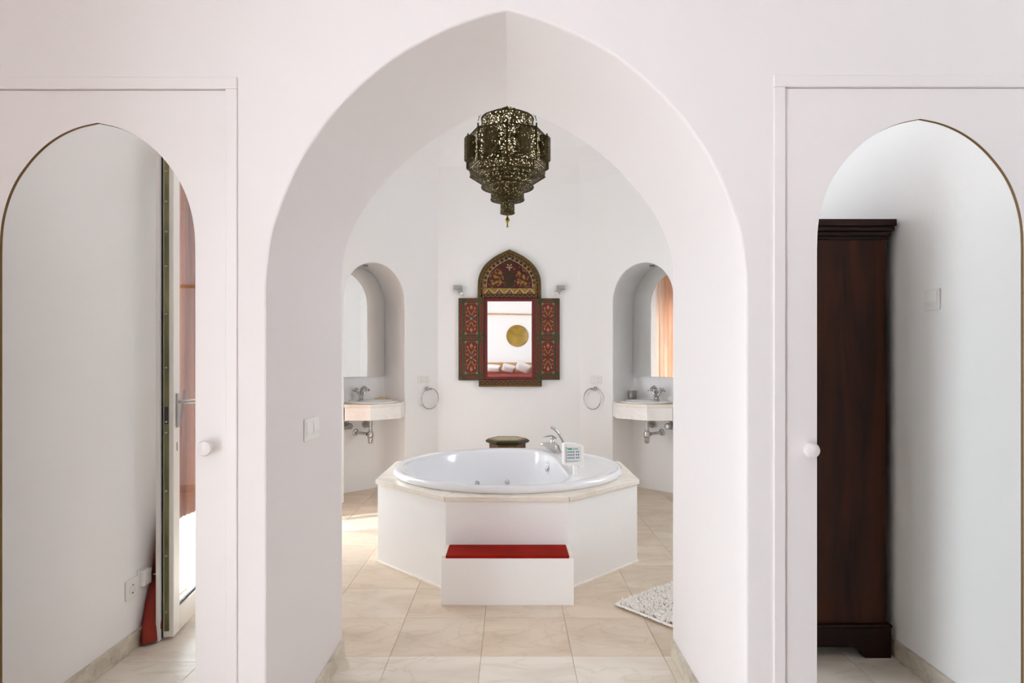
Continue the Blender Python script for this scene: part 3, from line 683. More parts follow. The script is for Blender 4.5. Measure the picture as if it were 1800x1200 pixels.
def band(mb, P, e0, e1, y0, y1):
    a = offset_arch(P, e0); b = offset_arch(P, e1)
    mb.loft([[(x, y0, z) for x, z in a], [(x, y0, z) for x, z in b], [(x, y1, z) for x, z in b], [(x, y1, z) for x, z in a], [(x, y0, z) for x, z in a]], closed=False)
# arched crown outline
crown = [L(840, 524), L(840, 500), L(841, 489), L(845, 478), L(851, 468), L(860, 459), L(872, 450.5), L(884, 444.5), L(895.5, 439.5)]
crown = smooth_curve(crown, 1); crown = crown + [(-x, z) for x, z in crown[-2::-1]]
base_z = L(0, 524)[1]
crd = MB().prism_y(crown, -.045, -.002).build('crown_board', 'p_green', pm, bevel=.002)
def inner(e, zlow): return [(x, z) for x, z in offset_arch(crown, -e) if z >= zlow-1e-6]
px_ = K
c0 = crown
rope = MB()
for x, z in resample(offset_arch(crown, -.010), 84): rope.lathe([(.0001, -.008), (.006, -.004), (.0075, 0), (.006, .004), (.0001, .008)], (x, -.049, z), 6)
rope.build('rope_moulding', 'p_ochre', crd)
for e0, e1, m_, y in ((-.0185, -.0225, 'p_black', -.052), (-.0225, -.0265, 'p_gold', -.0535), (-.0265, -.052, 'p_brown', -.050), (-.052, -.056, 'p_gold', -.0535), (-.056, -.060, 'p_black', -.051)):
    mb = MB(); band(mb, crown, e0, e1, y, -.04); mb.build('crown_band', m_, crd)
fl = MB()
for i, (x, z) in enumerate(resample(offset_arch(crown, -.039), 38)):
    if i % 3 == 0: disc(fl, (x, z), .0062, -.0522, 8); 
    else: petal(fl, (x-.006, z), random.uniform(0, PI), .013, .003, -.0518)
fl.build('band_flowers', 'p_gold', crd)
# tympanum
lowz = L(0, 507)[1]
ty = [(x, z) for x, z in offset_arch(crown, -.060)]
ty = [(x, z) for x, z in ty if z > lowz]; ty = [(ty[0][0], lowz)] + ty + [(ty[-1][0], lowz)]
MB().prism_y(ty, -.0485, -.042).build('tympanum', 'p_deepred', crd)
gb = MB(); gt = [(x, z) for x, z in offset_arch(crown, -.060) if z > lowz]
a_ = gt; b_ = [(x, z) for x, z in offset_arch(crown, -.088)]
gi = [p for p in offset_arch(crown, -.088) if p[1] > lowz]
bd = MB()
aa = resample(gt, 60); bb = resample(gi, 60)
bd.loft([[(x, -.050, z) for x, z in aa], [(x, -.050, z) for x, z in bb], [(x, -.045, z) for x, z in bb], [(x, -.045, z) for x, z in aa]], closed=False)
bd.build('scallop_border', 'p_gold', crd)
cab = resample([tuple((p+q_)/2 for p, q_ in zip(u_, v_)) for u_, v_ in zip(aa, bb)], 18)
for i, (x, z) in enumerate(cab):
    if i in (0, 18): continue
    r_ = .0145+.0030*(1-abs(i-9)/9)
    mb = MB(); mb.lathe([(.0001, .004), (r_*.7, .0035), (r_, .0)], (x, -.0505, z), 12, rot); mb.build('cabochon', 'p_black', crd, smooth=True)
for e in ((-.088, -.0915),):
    ii = resample([p for p in offset_arch(crown, e[0]) if p[1] > lowz], 50); jj = resample([p for p in offset_arch(crown, e[1]) if p[1] > lowz], 50)
    MB().loft([[(x, -.0525, z) for x, z in ii], [(x, -.0525, z) for x, z in jj], [(x, -.046, z) for x, z in jj], [(x, -.046, z) for x, z in ii]], closed=False).build('border_line', 'p_cream', crd)
rng = random.Random(3); sc1 = MB(); sc2 = MB(); sc3 = MB()
for sgn in (-1, 1):
    for i in range(64):
        x = rng.uniform(.05, .2); z = lowz+rng.uniform(.012, .225)
        lim = [p for p in gi if abs(p[0]-x) < .012]
        if not lim or z > max(p[1] for p in lim)-.02: continue
        petal(rng.choice((sc1, sc1, sc2)), (sgn*x, z), rng.uniform(0, 2*PI), rng.uniform(.018, .032), .0055, -.0505)
    for (x, z) in ((.098, .155), (.145, .115), (.165, .045), (.09, .06), (.13, .06)):
        disc(sc3, (sgn*x, lowz+z), .013, -.0512, 8)
        for k in range(6): petal(sc3, (sgn*x, lowz+z), k*PI/3, .021, .0045, -.0508)
sc1.build('gilt_scrolls', 'p_amber', crd); sc2.build('gilt_leaves', 'p_gold', crd); sc3.build('painted_blossoms', 'p_gold', crd)
med = MB().lathe([(.056, 0), (.052, .006), (.038, .010), (.03, .007), (.0001, .012)], (0, -.0485, lowz+.105), 24, rot).build('centre_boss', 'p_umberbrass', crd, smooth=True)
vs = MB(); vs.prism_y([(-.05, lowz+.002), (.05, lowz+.002), (.028, lowz+.06), (-.028, lowz+.06)], -.056, -.047); vs.build('boss_pedestal', 'p_umberbrass', crd)
fn = MB()
for z in (.185, .2, .215): disc(fn, (0, lowz+z), .0055, -.051, 8, 1.3)
for q_ in (-1, 1): petal(fn, (q_*.004, lowz+.225), PI/2-q_*.8, .03, .005, -.051); petal(fn, (q_*.006, lowz+.205), PI/2-q_*1.2, .03, .005, -.051)
fn.build('finial_flower', 'p_cream', crd)
# zigzag frieze and lower band
def rect(mb, x0, y0, x1, y1, ya, yb): a = L(x0, y0); b = L(x1, y1); mb.box(a[0], b[0], ya, yb, b[1], a[1])
z_ = MB(); rect(z_, 850, 507.5, 940.5, 517, -.0515, -.04); z_.build('frieze', 'p_gold', crd)
zz = MB(); a = L(851, 516.5); b = L(940, 508); nz = 10; w1 = (b[0]-a[0])/nz
for i in range(nz):
    x0 = a[0]+i*w1; xm = x0+w1/2; zt, zb_ = (b[1], a[1]) if i % 2 == 0 else (a[1], b[1])
    zz.prism_y([(x0, zb_), (x0+.008, zb_), (x0+w1, zt), (x0+w1-.008, zt)], -.0532, -.051)
zz.build('zigzag', 'p_cream', crd)
zd = MB()
for i in range(nz//2): 
    xm = a[0]+(2*i+1)*w1
    for dx, dz in ((0, .012), (0, -.004), (-.013, -.014), (.013, -.014), (-.022, -.019), (.022, -.019)): disc(zd, (xm+dx, (a[1]+b[1])/2+dz-.004), .0062, -.053, 6)
zd.build('frieze_dots', 'p_black', crd)
lb = MB(); rect(lb, 846, 518, 945, 524, -.050, -.04); lb.build('lower_band', 'p_brown', crd)
ld = MB()
for i in range(24): x = L(849+i*4, 521)[0]; petal(ld, (x, L(0, 521)[1]), .6 if i % 2 else -.6, .017, .0045, -.0515)
ld.build('band_flowers', 'p_gold', crd)
# frame around the glass
fm = MB()
rect(fm, 850, 524, 857, 667, -.032, -.002); rect(fm, 934.5, 524, 942, 667, -.032, -.002); rect(fm, 857, 524, 934.5, 530, -.032, -.002); rect(fm, 857, 661.5, 934.5, 667, -.032, -.002)
fm.build('inner_frame', 'p_red', pm, bevel=.003)
a = L(855, 528); b = L(936.5, 664)
g = MB().box(a[0], b[0], -.002, .002, b[1], a[1]).build('mirror_glass', 'mirror', pm); g.location = (0, -.014, 0); g.rotation_euler = (math.radians(1.35), 0, 0)
# bottom rail
br = MB(); rect(br, 842, 667.5, 952, 679, -.05, -.002); bro = br.build('bottom_rail', 'p_green', pm, bevel=.002)
br = MB(); rect(br, 845, 669, 949, 676, -.053, -.049); br.build('rail_panel', 'p_brown', bro)
br = MB(); rect(br, 845, 668, 949, 668.7, -.0545, -.049); rect(br, 845, 676.2, 949, 676.9, -.0545, -.049); br.build('rail_line', 'p_gold', bro)
ld = MB()
for i in range(25): x = L(847+i*4.1, 672.5)[0]; petal(ld, (x, L(0, 672.5)[1]), .6 if i % 2 else -.6, .018, .005, -.0545)
ld.build('band_flowers', 'p_gold', bro)
rp = MB()
for i in range(64): x = L(843+i*1.7, 678.2)[0]; rp.lathe([(.0001, -.006), (.0052, 0), (.0001, .006)], (x, -.05, L(0, 678.2)[1]), 6)
rp.build('rope_moulding', 'p_gold', bro)
# shutters: one mesh set, copied
SW, SH = 44*K, 143.5*K
def shutter(variant):
    s = bpy.data.objects.new('shutter', None); C.objects.link(s); s.parent = pm
    MB().box(0, SW, -.014, .006, 0, SH).build('stile_frame', 'p_green', s, bevel=.0015)
    c1, c2 = SW*.24, SW*.79; pw = c2-c1; mids = [(SH*.075, SH*.48), (SH*.555, SH*.945)]
    def lozenge(x0, x1, z0, z1, vert):
        e = (x1-x0)*.5 if vert else (z1-z0)*.5; o_ = .0022
        for gcol, gr, y in (('p_orange', 0, -.0155), ('p_red', o_, -.0168)):
            X0, X1, Z0, Z1 = x0+gr, x1-gr, z0+gr, z1-gr
            P = [(X0, Z0+e), ((X0+X1)/2, Z0), (X1, Z0+e), (X1, Z1-e), ((X0+X1)/2, Z1), (X0, Z1-e)] if vert else [(X0, (Z0+Z1)/2), (X0+e, Z0), (X1-e, Z0), (X1, (Z0+Z1)/2), (X1-e, Z1), (X0+e, Z1)]
            MB().prism_y(P[::-1], y, -.013).build('cartouche', gcol, s)
    for z0, z1 in mids:
        lozenge(SW*.055, SW*.15, z0+.012, z1-.014, True); lozenge(SW*.875, SW*.965, z0+.012, z1-.014, True)
    for zc in (SH*.033, SH*.518, SH*.972):
        lozenge(SW*.29, SW*.75, zc-.0105, zc+.0105, False)
        for xc in (SW*.1, SW*.92): 
            lozenge(xc-.012, xc+.012, zc-.0125, zc+.0125, True)
    for i, (z0, z1) in enumerate(mids):
        p = MB().box(c1, c2, -.0165, -.012, z0, z1).build('panel', 'p_black', s)
        pe = .022
        for col, gr, y in (('p_gold', .006, -.0178), ('p_red', .0095, -.019)):
            X0, X1, Z0, Z1 = c1+gr, c2-gr, z0+gr, z1-gr; e = pe
            MB().prism_y([(X0+e, Z0), (X1-e, Z0), (X1, Z0+e), (X1, Z1-e), (X1-e, Z1), (X0+e, Z1), (X0, Z1-e), (X0, Z0+e)][::-1], y, -.0125).build('panel_field', col, p)
        xm, zm = (c1+c2)/2, (z0+z1)/2; hh = (z1-z0)/2
        m1 = MB(); m2 = MB()
        for sg in (-1, 1):
            petal(m2, (xm, zm+sg*hh*.66), sg*PI/2, hh*.2, .006, -.0203)
            for q_ in (-1, 1):
                petal(m2, (xm, zm+sg*hh*.66), PI/2*sg-q_*sg*.9, .024, .005, -.0203)
                petal(m1, (xm+q_*.004, zm+sg*.03), PI/2*sg-q_*sg*.35, .045, .007, -.0203)
                petal(m1, (xm+q_*.012, zm+sg*.06), PI/2*sg-q_*sg*.75, .045, .006, -.0203)
                petal(m1, (xm+q_*.008, zm+sg*.09), PI/2*sg+q_*sg*.2, .036, .006, -.0203)
                petal(m1, (xm+q_*.015, zm+sg*.014), (0 if q_ > 0 else PI)+q_*sg*.5, .036, .006, -.0203)
                petal(m2, (xm+q_*.03, zm+sg*.095), PI/2*sg-q_*sg*.5, .028, .006, -.0203)
                disc(m2, (xm+q_*.045, zm+sg*.034), .007, -.0203, 8); disc(m2, (xm+q_*.046, zm+sg*.068), .005, -.0203, 8)
        m1.build('painted_leaves', 'p_gold', p); m2.build('painted_flowers', 'p_rosecream', p)
        MB().lathe([(.014, 0), (.012, .003), (.0001, .004)], (xm, -.0195, zm), 14, rot).build('rosette', 'p_teal' if (i, variant) in ((0, 0), (1, 0)) else 'p_brown', p, smooth=True)
        lat = MB()
        for sx in (0, 1):
            for sz in (0, 1):
                bx, bz = (c2 if sx else c1), (z1 if sz else z0); dx, dz = (-1 if sx else 1), (-1 if sz else 1)
                for a_i in range(4):
                    for b_i in range(4-a_i):
                        xx, zz_ = bx+dx*(.005+a_i*.0062), bz+dz*(.005+b_i*.0062); lat.box(xx-.0018, xx+.0018, -.0185, -.016, zz_-.0018, zz_+.0018)
        lat.build('corner_lattice', 'p_cream', p)
    return s
s1 = shutter(0); a = L(806.5, 668); s1.location = (a[0], -.022, a[1]); s1.rotation_euler = (0, 0, math.radians(-3))
s2 = shutter(1); a = L(941, 667.2); s2.location = (a[0], -.024, a[1]); s2.rotation_euler = (0, 0, math.radians(2)); s2.scale = (.965, 1, .993)
kn = MB().tube([(SW*.98, -.016, SH*.518), (SW*.98, -.034, SH*.518)], .006, 10).build('latch', 'slot', s2)

# wall spotlights
for px, q_, nm in ((805, 1, 'left'), (985.5, -1, 'right')):
    t = thing('wall_spotlight', 'small grey wall spotlight %s of the painted mirror' % nm, 'spotlight', (wx(px), YB, wz(506)), 0, 'wall spotlights beside mirror')
    MB().box(-.044, .044, -.05, -.001, -.02, .022).build('base_box', 'grey', t, bevel=.004)
    ax = Vector((q_*.55, -.45, -.75)).normalized(); m3 = ax.to_track_quat('Z', 'Y').to_matrix()
    st_ = Vector((q_*.005, -.04, -.012))
    MB().lathe([(.012, 0), (.018, .012), (.022, .03), (.026, .065), (.026, .072)], st_, 18, m3).build('lamp_head', 'grey', t, smooth=True)
    MB().lathe([(.023, .07), (.024, .085), (.015, .09), (.0001, .091)], st_, 18, m3).build('lamp_glass', 'white', t, smooth=True)

# ------------------------------------------------------------------ hexagonal side table behind the tub
ht = thing('side_table', 'small painted hexagonal Moorish table behind the bathtub', 'table', ((892-VX)*5.62/F, 5.62, 0))
def hexa(r, rot0=0.): return [(r*math.cos(rot0+k*PI/3), r*math.sin(rot0+k*PI/3)) for k in range(6)]
def hz(r, z): return [(x, y, z) for x, y in hexa(r)]
MB().loft([hz(.165, .54), hz(.185, .548), hz(.197, .556), hz(.199, .566), hz(.186, .578), hz(.178, .580)], True, True, True).build('table_top', 'p_green2', ht)
MB().loft([hz(.178, .5795), hz(.172, .587), hz(.150, .588), hz(.146, .584)], True, False, True).build('top_border', 'p_gold', ht)
MB().loft([hz(.146, .583), hz(.142, .5855)], True, False, True).build('top_inlay', noise_mat('mosaic_inlay', '8a8672', 'b9b29a', (60, 60, 60), .4, lo=.4, hi=.6), ht)
H = hexa(.165)
for k in range(6):
    p, q_ = Vector(H[k]), Vector(H[(k+1) % 6]); d = (q_-p); l = d.length; d.normalize(); nrm = Vector((d.y, -d.x))
    arch = full_arch([(l/2-.03, .30), (l/2-.035, .38), (l/2-.055, .43), (0, .465)], l/2)
    def P3(x, z, o_): v = p+d*x-nrm*o_; return (v.x, v.y, z)
    pan = MB()
    for o_ in (0, .014):
        tmp = MB(); arch_face(tmp, 0, l, .545, arch, 0, 0); pan.add([P3(x, z, o_) for x, y, z in tmp.v], tmp.f)
    Rr = [(arch[0][0], 0)]+arch+[(arch[-1][0], 0)]
    pan.loft([[P3(x, z, 0) for x, z in Rr], [P3(x, z, .014) for x, z in Rr]], closed=False)
    po_ = pan.build('side_panel', 'p_umber2', ht)
    bl_ = MB()
    for i in range(6): 
        c = P3(l*(i+.5)/6, .50, -.001); bl_.lathe([(.009, 0), (.007, .003), (.0001, .004)], c, 8, Vector((nrm.x, nrm.y, 0)).to_track_quat('Z', 'Y').to_matrix())
    bl_.build('painted_rosettes', 'p_rust', po_)

# ------------------------------------------------------------------ pierced brass lantern
LX, LY = (892-VX)*4.4/F, 4.4
ln = thing('pierced_lantern', 'large tiered pierced brass lantern hanging above the bathtub', 'lantern', (LX, LY, 2.24))
Z0 = 2.24
def ring8(r, z, n=8, r0=-PI/2): return [(r*math.cos(r0+2*PI*k/n), r*math.sin(r0+2*PI*k/n), z-Z0) for k in range(n)]
RB = .280
MB().loft([ring8(RB, 2.655), ring8(RB, 2.885)], True).build('octagonal_body', 'pierced', ln)
MB().loft([ring8(RB, 2.885), ring8(.19, 2.89)], True).build('shoulder', 'pierced', ln)
MB().loft([ring8(RB*.97, 2.655), ring8(RB*.95, 2.60), ring8(.185, 2.585)], True).build('lower_collar', 'pierced', ln)
MB().lathe([(.186, 2.885-Z0), (.186, 3.01-Z0), (.12, 3.02-Z0)], (0,0,0), 40, cap=False).build('upper_drum', 'pierced', ln, smooth=True)
MB().lathe([(.118, 3.02-Z0), (.118, 3.13-Z0), (.09, 3.15-Z0), (.03, 3.2-Z0)], (0,0,0), 6, cap=False).build('crown', 'pierced', ln)
for r0, z0, z1, r1 in ((.184, 2.52, 2.60, .118), (.118, 2.435, 2.525, .05), (.05, 2.34, 2.44, .001)):
    MB().lathe([(r1, z0-Z0-.004), (r0*.9, z0-Z0-.003), (r0, z0-Z0+.004), (r0, z1-Z0)], (0,0,0), 40, cap=False).build('tier_drum', 'pierced', ln, smooth=True)
li = MB()
li.loft([ring8(RB*.955, 2.665), ring8(RB*.955, 2.875)], True)
li.lathe([(.175, 2.885-Z0), (.175, 3.005-Z0)], (0,0,0), 32, cap=False); li.lathe([(.108, 3.02-Z0), (.108, 3.12-Z0)], (0,0,0), 6, cap=False)
for r0, z0, z1 in ((.174, 2.53, 2.655), (.110, 2.445, 2.525), (.044, 2.35, 2.44)): li.lathe([(r0, z0-Z0), (r0, z1-Z0)], (0,0,0), 32, cap=False)
li.build('added_glow_liner', 'glow_liner', ln)  # unseen liner, added so the pierced holes show bright cream
rm = MB()
def ringtube(r, z, n, t=.0045, r0=-PI/2): rm.tube([(r*math.cos(r0+2*PI*k/n), r*math.sin(r0+2*PI*k/n), z-Z0) for k in range(n+1)], t, 6, False)
ringtube(RB, 2.885, 8); ringtube(RB, 2.657, 8); ringtube(RB*.955, 2.60, 8); ringtube(.186, 3.008, 40); ringtube(.186, 2.892, 40); ringtube(.184, 2.563, 40, .0035); ringtube(.184, 2.525, 40); ringtube(.118, 2.438, 40); ringtube(.05, 2.343, 24, .0035)
for k in range(8): x, y, z = ring8(RB+.001, 2.66)[k]; rm.tube([(x, y, 2.657-Z0), (x, y, 2.91-Z0)], .0055, 6)
rm.build('rim_wires', 'lamp_brass', ln)
for k in range(8):
    a = -PI/2+(k+.5)*PI/4; ap = RB*math.cos(PI/8); d = Vector((math.cos(a), math.sin(a), 0)); t_ = Vector((-d.y, d.x, 0))
    bx = MB(); hwid, zb_, zt_ = .048, 2.685, 2.845; pr = .055
    def Q(u, o_, z): v = d*(ap+o_)+t_*u; return (v.x, v.y, z-Z0)
    P = [(-hwid, 0), (-hwid, pr*.75), (-hwid*.6, pr), (hwid*.6, pr), (hwid, pr*.75), (hwid, 0)]
    bx.loft([[Q(u, o_, zb_) for u, o_ in P], [Q(u, o_, zt_) for u, o_ in P]], True, False, False)
    bx.add([Q(u, o_, zt_) for u, o_ in P], [tuple(range(6))]); bx.add([Q(u, o_, zb_) for u, o_ in P], [tuple(range(6))])
    bx.build('side_box', 'pierced', ln)
fi = MB().lathe([(.006, 2.345), (.007, 2.32), (.005, 2.315), (.012, 2.303), (.017, 2.292), (.012, 2.282), (.006, 2.275), (.005, 2.255), (.008, 2.250), (.007, 2.243), (.0001, 2.241)], (0, 0, -Z0), 16).build('finial', 'brass', ln, smooth=True)
chn = []
for k in (1, 7, 3, 5):
    x, y, z = ring8(RB, 2.93)[k]
    p0 = Vector((x, y, 2.925-Z0)); p1 = Vector((x*.12, y*.12, 3.62-Z0)); n = 22; cm = MB()
    dr = (p1-p0)/n; dn = dr.normalized(); s1_ = dn.cross(Vector((0, 1, 0))).normalized(); s2_ = dn.cross(s1_)
    for i in range(n):
        c = p0+dr*(i+.5); sd_ = s1_ if i % 2 else s2_; l = dr.length*.62
        cm.tube([c+dn*l*math.cos(2*PI*j/10)+sd_*.0075*math.sin(2*PI*j/10) for j in range(11)], .0014, 5, False)
    cm.build('chain', 'lamp_brass', ln)
MB().tube([(0, 0, 3.15-Z0), (0, 0, 4.04-Z0)], .006, 8).build('suspension_rod', 'lamp_brass', ln)
MB().lathe([(.06, 4.04), (.055, 4.02), (.02, 3.99), (.008, 3.97)], (0, 0, -Z0), 20, cap=False).build('ceiling_rose', 'lamp_brass', ln, smooth=True)
MB().lathe([(.001, 2.72), (.03, 2.735), (.035, 2.76), (.022, 2.79), (.013, 2.81), (.013, 2.85)], (0, 0, -Z0), 16).build('added_bulb', 'added_bulb', ln, smooth=True)  # bulb body added to go with the light inside the lantern
MB().tube([(0, 0, 2.85-Z0), (0, 0, 3.16-Z0)], .004, 6).build('added_bulb_stem', 'lamp_brass', ln)
pl_ = bpy.data.lights.new('added_lantern_light', 'POINT'); pl_.energy = 13; pl_.color = (1, .92, .78); pl_.shadow_soft_size = .05  # added light, no lit lamp known here, makes the holes glow
lo = bpy.data.objects.new('added_lantern_light', pl_); C.objects.link(lo); lo.parent = ln; lo.location = (0, 0, 2.76-Z0+.1)

# ------------------------------------------------------------------ bath rug
ru = thing('bath_rug', 'fluffy off-white bath rug lying by the right arch edge', 'rug', (.57, 3.26, 0))
e1 = Vector((.784, .62, 0)); e2 = Vector((.636, -.771, 0)); RL, RW = .54, .36
def RP(a, b, z): v = e1*a+e2*b; return (v.x, v.y, z)
MB().prism([(0, 0), (RL, 0), (RL, RW), (0, RW)], lambda p, k: RP(p[0], p[1], .010 if k else .001)).build('backing', 'rugback', ru, bevel=.003)
rr = random.Random(5); pile = MB()
def tuft(a, b, lean=None, l=.03):
    p = Vector(RP(a, b, .008)); az = rr.uniform(0, 2*PI); le = rr.uniform(.3, 1.0)
    d = lean if lean else Vector((math.cos(az)*le, math.sin(az)*le, .8)); d = d.normalized()*l*rr.uniform(.7, 1.2)
    s_ = Vector((-d.y, d.x, 0)).normalized()*.0062; m_ = p+d*.6+Vector((0, 0, .004)); t_ = p+d
    nn = d.cross(s_).normalized()*.0055
    pile.add([p+s_, p-s_, p+nn, m_+s_*.8, m_-s_*.8, m_+nn, t_], [(0,1,4,3),(1,2,5,4),(2,0,3,5),(3,4,6),(4,5,6),(5,3,6)])
for i in range(3000): tuft(rr.uniform(.004, RL-.004), rr.uniform(.004, RW-.004))
for i in range(300):
    t_ = rr.random(); j = Vector((rr.uniform(-.4, .4), rr.uniform(-.4, .4), .12))
    tuft(0, t_*RW, -e1+j, .024); tuft(RL, t_*RW, e1+j, .024); tuft(t_*RL, 0, -e2+j, .02); tuft(t_*RL, RW, e2+j, .02)
pile.build('pile', 'rug', ru)['kind'] = 'stuff'

# ------------------------------------------------------------------ bathroom curtain
def curtain(name, label, mat, x, y0, y1, z0, z1, amp, waves, rodlen=None, twist=0.):
    t = thing(name, label, 'curtain', (x, (y0+y1)/2, z0)); n = waves*10; rings = []
    rc = random.Random(11)
    ph = [rc.uniform(0, 6) for _ in range(6)]
    for k in range(19):
        v = k/18; row = []
        for i in range(n+1):
            u = i/n; w_ = amp*(.7+.3*math.sin(3*u+ph[0]))*math.sin(2*PI*waves*u+.8*math.sin(2.2*v+ph[1]+4*u)+twist*v)
            row.append((w_+.25*amp*math.sin(9*u+3*v+ph[2]), (y0-y1)/2+(y1-y0)*(u+.012*math.sin(5*v+ph[3]+9*u)), (z1-z0)*v))
        rings.append(row)
    o = MB().loft(rings, closed=False).build('cloth', mat, t, smooth=True, angle=80)
    md = o.modifiers.new('solid', 'SOLIDIFY'); md.thickness = .002
    rd = rodlen or (y0-.05, y1+.05); ym = (y0+y1)/2
    MB().tube([(0, rd[0]-ym, z1-z0+.012), (0, rd[1]-ym, z1-z0+.012)], .011, 12).build('curtain_rod', 'lamp_brass', t, smooth=True)
    return t
curtain('window_curtain', 'peach sheer curtain reflected in the right niche mirror', 'curtain_peach', OL+.10, 4.98, 5.37, .03, 2.66, .035, 6, (4.2, 5.37))
curtain('door_curtain', 'russet curtain gathered behind the open balcony door', 'curtain_brown', BL-.075, .25, .53, .45, 2.36, .018, 8, (-1.2, .62))

# ------------------------------------------------------------------ open balcony door seen in the left wardrobe mirror
dl = thing('door_1', None, None, (-1.667, .187, .012), math.radians(82)); struct(dl, 'white glazed balcony door standing open against left wall', 'door')
DW, DH, T = .72, 2.33, .055
fr = MB(); sw = .075
fr.box(0, sw, 0, T, 0, DH); fr.box(DW-sw, DW, 0, T, 0, DH); fr.box(sw, DW-sw, 0, T, 0, .11); fr.box(sw, DW-sw, 0, T, DH-.08, DH)
fr.build('leaf_frame', 'pvc', dl, bevel=.004)
MB().box(sw-.005, DW-sw+.005, .022, .030, .105, DH-.075).build('pane', 'glass', dl)
gk = MB()
for a0, a1, b0, b1 in ((sw-.001, DW-sw+.001, .108, .12), (sw-.001, DW-sw+.001, DH-.09, DH-.079), (sw-.001, sw+.008, .12, DH-.09), (DW-sw-.008, DW-sw+.001, .12, DH-.09)): gk.box(a0, a1, .012, .022, b0, b1)
gk.build('gasket', 'dark', dl)
MB().box(DW-.002, DW+.028, T-.004, T+.012, -.006, DH+.02).build('overlap_lip', 'pvc', dl, bevel=.002)
MB().box(DW-.001, DW+.006, T-.010, T-.004, 0, DH).build('seal', 'dark', dl)
lk = MB().box(DW-.001, DW+.003, .020, .040, .03, DH-.03).build('lock_rail', 'olive', dl)
for z in (.12, .38, .68, .95, 1.0, 1.25, 1.5, 1.72, 1.88, 2.02, 2.16): MB().lathe([(.005, 0), (.005, .006), (.003, .007), (.0001, .007)], (DW+.003, .03, z), 10, Matrix.Rotation(PI/2, 3, 'Y')).build('bolt', 'steel', lk, smooth=True)
MB().box(DW+.002, DW+.005, .022, .038, .99, 1.07).build('latch_plate', 'slot', lk)
hd = MB(); hd.box(DW-.052, DW-.026, -.010, 0, .97, 1.13); hd.build('handle_plate', 'steel', dl, bevel=.003)
MB().tube([(DW-.039, -.006, 1.09), (DW-.039, -.045, 1.09), (DW-.06, -.052, 1.09), (DW-.16, -.05, 1.088)], [.009, .009, .010, .009], 10).build('handle', 'steel', dl, smooth=True)
MB().box(DW-.043, DW-.035, -.0006, .001, .86, .90).build('keyhole', 'slot', dl)

# ------------------------------------------------------------------ folded red parasol leaning behind the door
um = thing('folded_parasol', 'folded red parasol leaning behind the open balcony door', 'parasol', (-1.658, .905, 0))
rings = []; ru_ = random.Random(2)
axis = [(0, 0, .012), (.0, -.01, .08), (-.002, -.03, .17), (-.004, -.06, .28), (-.006, -.10, .42), (-.008, -.16, .62), (-.01, -.22, .84), (-.012, -.26, 1.0)]
rad = [.038, .043, .040, .034, .031, .026, .019, .008]
ell = [1.9, 1.7, 1.4, 1.1, 1.2, 1.2, 1.1, 1.0]
for (x, y, z), r_, e_ in zip(axis, rad, ell):
    rings.append([(x+r_*math.cos(2*PI*k/20)*(1+.10*math.sin(5*2*PI*k/20+z*9)), y+e_*r_*math.sin(2*PI*k/20)*(1+.14*math.sin(4*2*PI*k/20+z*14)), z) for k in range(20)])
MB().loft(rings, True, True, True).build('canopy', 'redfab', um, smooth=True, angle=70)
MB().tube([(-.012, -.26, .99), (-.014, -.30, 1.14)], .007, 8).build('tip', 'wood_dark2', um, smooth=True)
tie = MB(); tie.tube([(.030*math.cos(2*PI*k/16), -.06+.033*math.sin(2*PI*k/16), .285+.012*math.sin(2*PI*k/16)) for k in range(17)], .004, 6, False); tie.build('tie_cord', 'pillow', um, smooth=True)

# ------------------------------------------------------------------ dark wardrobe seen in the right wardrobe mirror
wd = thing('wooden_cabinet', 'tall dark wooden cabinet against the right bedroom wall', 'cabinet', (1.07, -.15, 0))
WD, WL, WH = .575, 1.214, 1.91      # depth along x, length along y
cb = MB().box(0, WD, 0, WL, .14, WH-.07).build('carcass', 'wood_dark', wd, bevel=.003)
pb = MB()
for a in (0, 1):
    y0 = WL if a else 0; sgn = 1 if a else -1
    P = [(-.012, 0), (.10, 0), (.12, .03), (.16, .048), (.42, .048), (.455, .03), (.475, 0), (WD+.012, 0), (WD+.012, .13), (-.012, .13)]
    pb.prism(P, lambda p, k: (p[0], y0+(.014*sgn if k else -.03*sgn), p[1]+.0))
pb.prism([(-.03, 0), (.09, 0), (.12, .045), (WL-.12, .045), (WL-.09, 0), (WL+.03, 0), (WL+.0, .13), (0, .13)], lambda p, k: (-.014 if k else .03, min(max(p[0], 0), WL), p[1]))
pb.build('plinth', 'wood_dark2', wd)
MB().box(-.018, WD+.018, -.018, WL+.018, .13, .146).build('base_moulding', 'wood_dark2', wd, bevel=.006)
cr = MB()
for o_, z0, z1 in ((.008, WH-.085, WH-.07), (.014, WH-.07, WH-.05), (.024, WH-.05, WH-.030), (.032, WH-.030, WH)): cr.box(-o_, WD+min(o_, .028), -o_, WL+o_, z0, z1)
cr.build('cornice', 'wood_dark2', wd, bevel=.004)
for a in (0, 1):
    d = MB().box(-.022, -.002, .02+a*(WL/2-.01), WL/2+.0+a*(WL/2-.02)-.004, .16, WH-.09).build('cabinet_door', 'wood_dark', wd, bevel=.004)
    MB().lathe([(.008, 0), (.008, .012), (.016, .02), (.012, .03), (.0001, .032)], (-.022, WL/2+(-.05 if a == 0 else .06), 1.0), 14, Matrix.Rotation(-PI/2, 3, 'Y')).build('knob', 'brass', d, smooth=True)

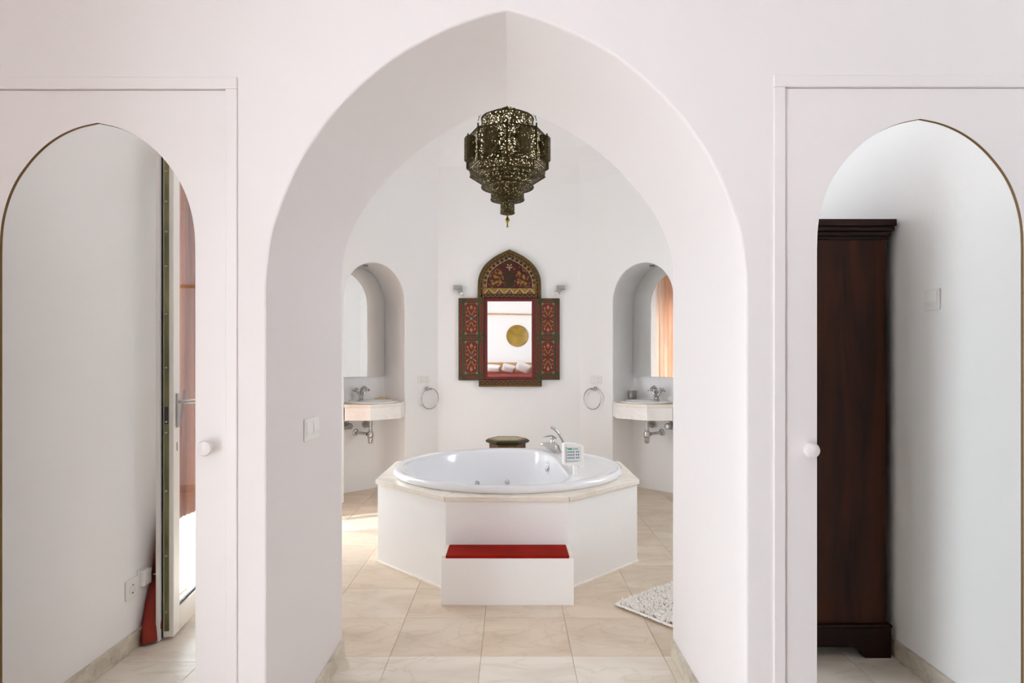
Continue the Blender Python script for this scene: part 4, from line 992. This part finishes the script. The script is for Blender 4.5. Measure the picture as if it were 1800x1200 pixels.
# ------------------------------------------------------------------ bed end of the room, seen in the painted mirror
bd_ = thing('bed', 'low bed with tan wooden headboard and red cover at the far bedroom wall', 'bed', (.02, REAR, 0))
MB().box(-.85, .85, .02, .06, 0, .81).build('headboard', 'wood_tan', bd_, bevel=.01)
MB().box(-.82, .82, .06, 2.05, .05, .24).build('bed_base', 'wood_tan', bd_, bevel=.01)
MB().box(-.83, .83, .065, 2.06, .24, .57).build('bedspread', 'bedred', bd_, bevel=.05, seg=4)
def cushion(label, x, y, z, w_, h_, rx, rz, ry=0.):
    t = thing('pillow', label, 'pillow', (x, y, z), 0, 'white pillows on the bed', rot=(rx, ry, rz)); n = 12; top = []
    mb = MB()
    for sg in (1, -1):
        rows = []
        for i in range(n+1):
            row = []
            for j in range(n+1):
                u, v = 2*i/n-1, 2*j/n-1; th = .065*max(0, (1-u**4)*(1-v**4))**.5
                pinch = 1-.06*(1-abs(u)**2)*abs(v)**3; pinch2 = 1-.06*(1-abs(v)**2)*abs(u)**3
                row.append((u*w_/2*pinch2, sg*th, h_/2+v*h_/2*pinch))
            rows.append(row)
        mb.loft(rows, closed=False)
    mb.build('cushion_cover', 'pillow', t, smooth=True, angle=120); return t
cushion('flat white pillow leftmost on the reflected bed', -.42, REAR+.30, .61, .36, .20, math.radians(-38), .1, math.radians(4))
cushion('white pillow tilted beside the leftmost pillow', -.08, REAR+.32, .61, .34, .22, math.radians(-40), -.1, math.radians(14))
cushion('square white pillow in front of the others below the brass disc', .25, REAR+.36, .61, .38, .27, math.radians(-35), -.05, math.radians(24))
cushion('white pillow at the right end of the reflected bed', .66, REAR+.33, .61, .36, .24, math.radians(-40), 0, math.radians(-10))
ds = thing('brass_disc', 'round hammered brass disc on wall above the bed', 'wall disc', (.155, REAR, 1.47))
MB().lathe([(.268, -.005), (.270, -.022), (.255, -.028), (.24, -.018), (.12, -.016), (.0001, -.02)], (0, 0, 0), 48, Matrix.Rotation(PI/2, 3, 'X') @ Matrix.Scale(1, 3)).build('plate', 'brass_disc', ds, smooth=True)
rl = thing('curtain_pole', 'thin tan wooden pole across the wall above the brass disc', 'pole', (0, REAR+.05, 2.0))
MB().tube([(-1.5, 0, .02), (1.5, 0, -.02)], .016, 12).build('pole', 'wood_tan', rl, smooth=True)
for x in (-1.2, 1.2): MB().box(x-.01, x+.01, -.05, .012, -.03, .012).build('bracket', 'wood_tan', rl)

# very small ornament pieces stay joined
for o in bpy.data.objects:
    if o.name.split('.')[0] in ('rope_moulding', 'band_flowers', 'zigzag', 'frieze_dots', 'gilt_scrolls', 'gilt_leaves', 'painted_blossoms', 'painted_leaves', 'painted_flowers', 'corner_lattice', 'earth_clip', 'chain', 'painted_rosettes', 'finial_flower'):
        o['kind'] = 'stuff'
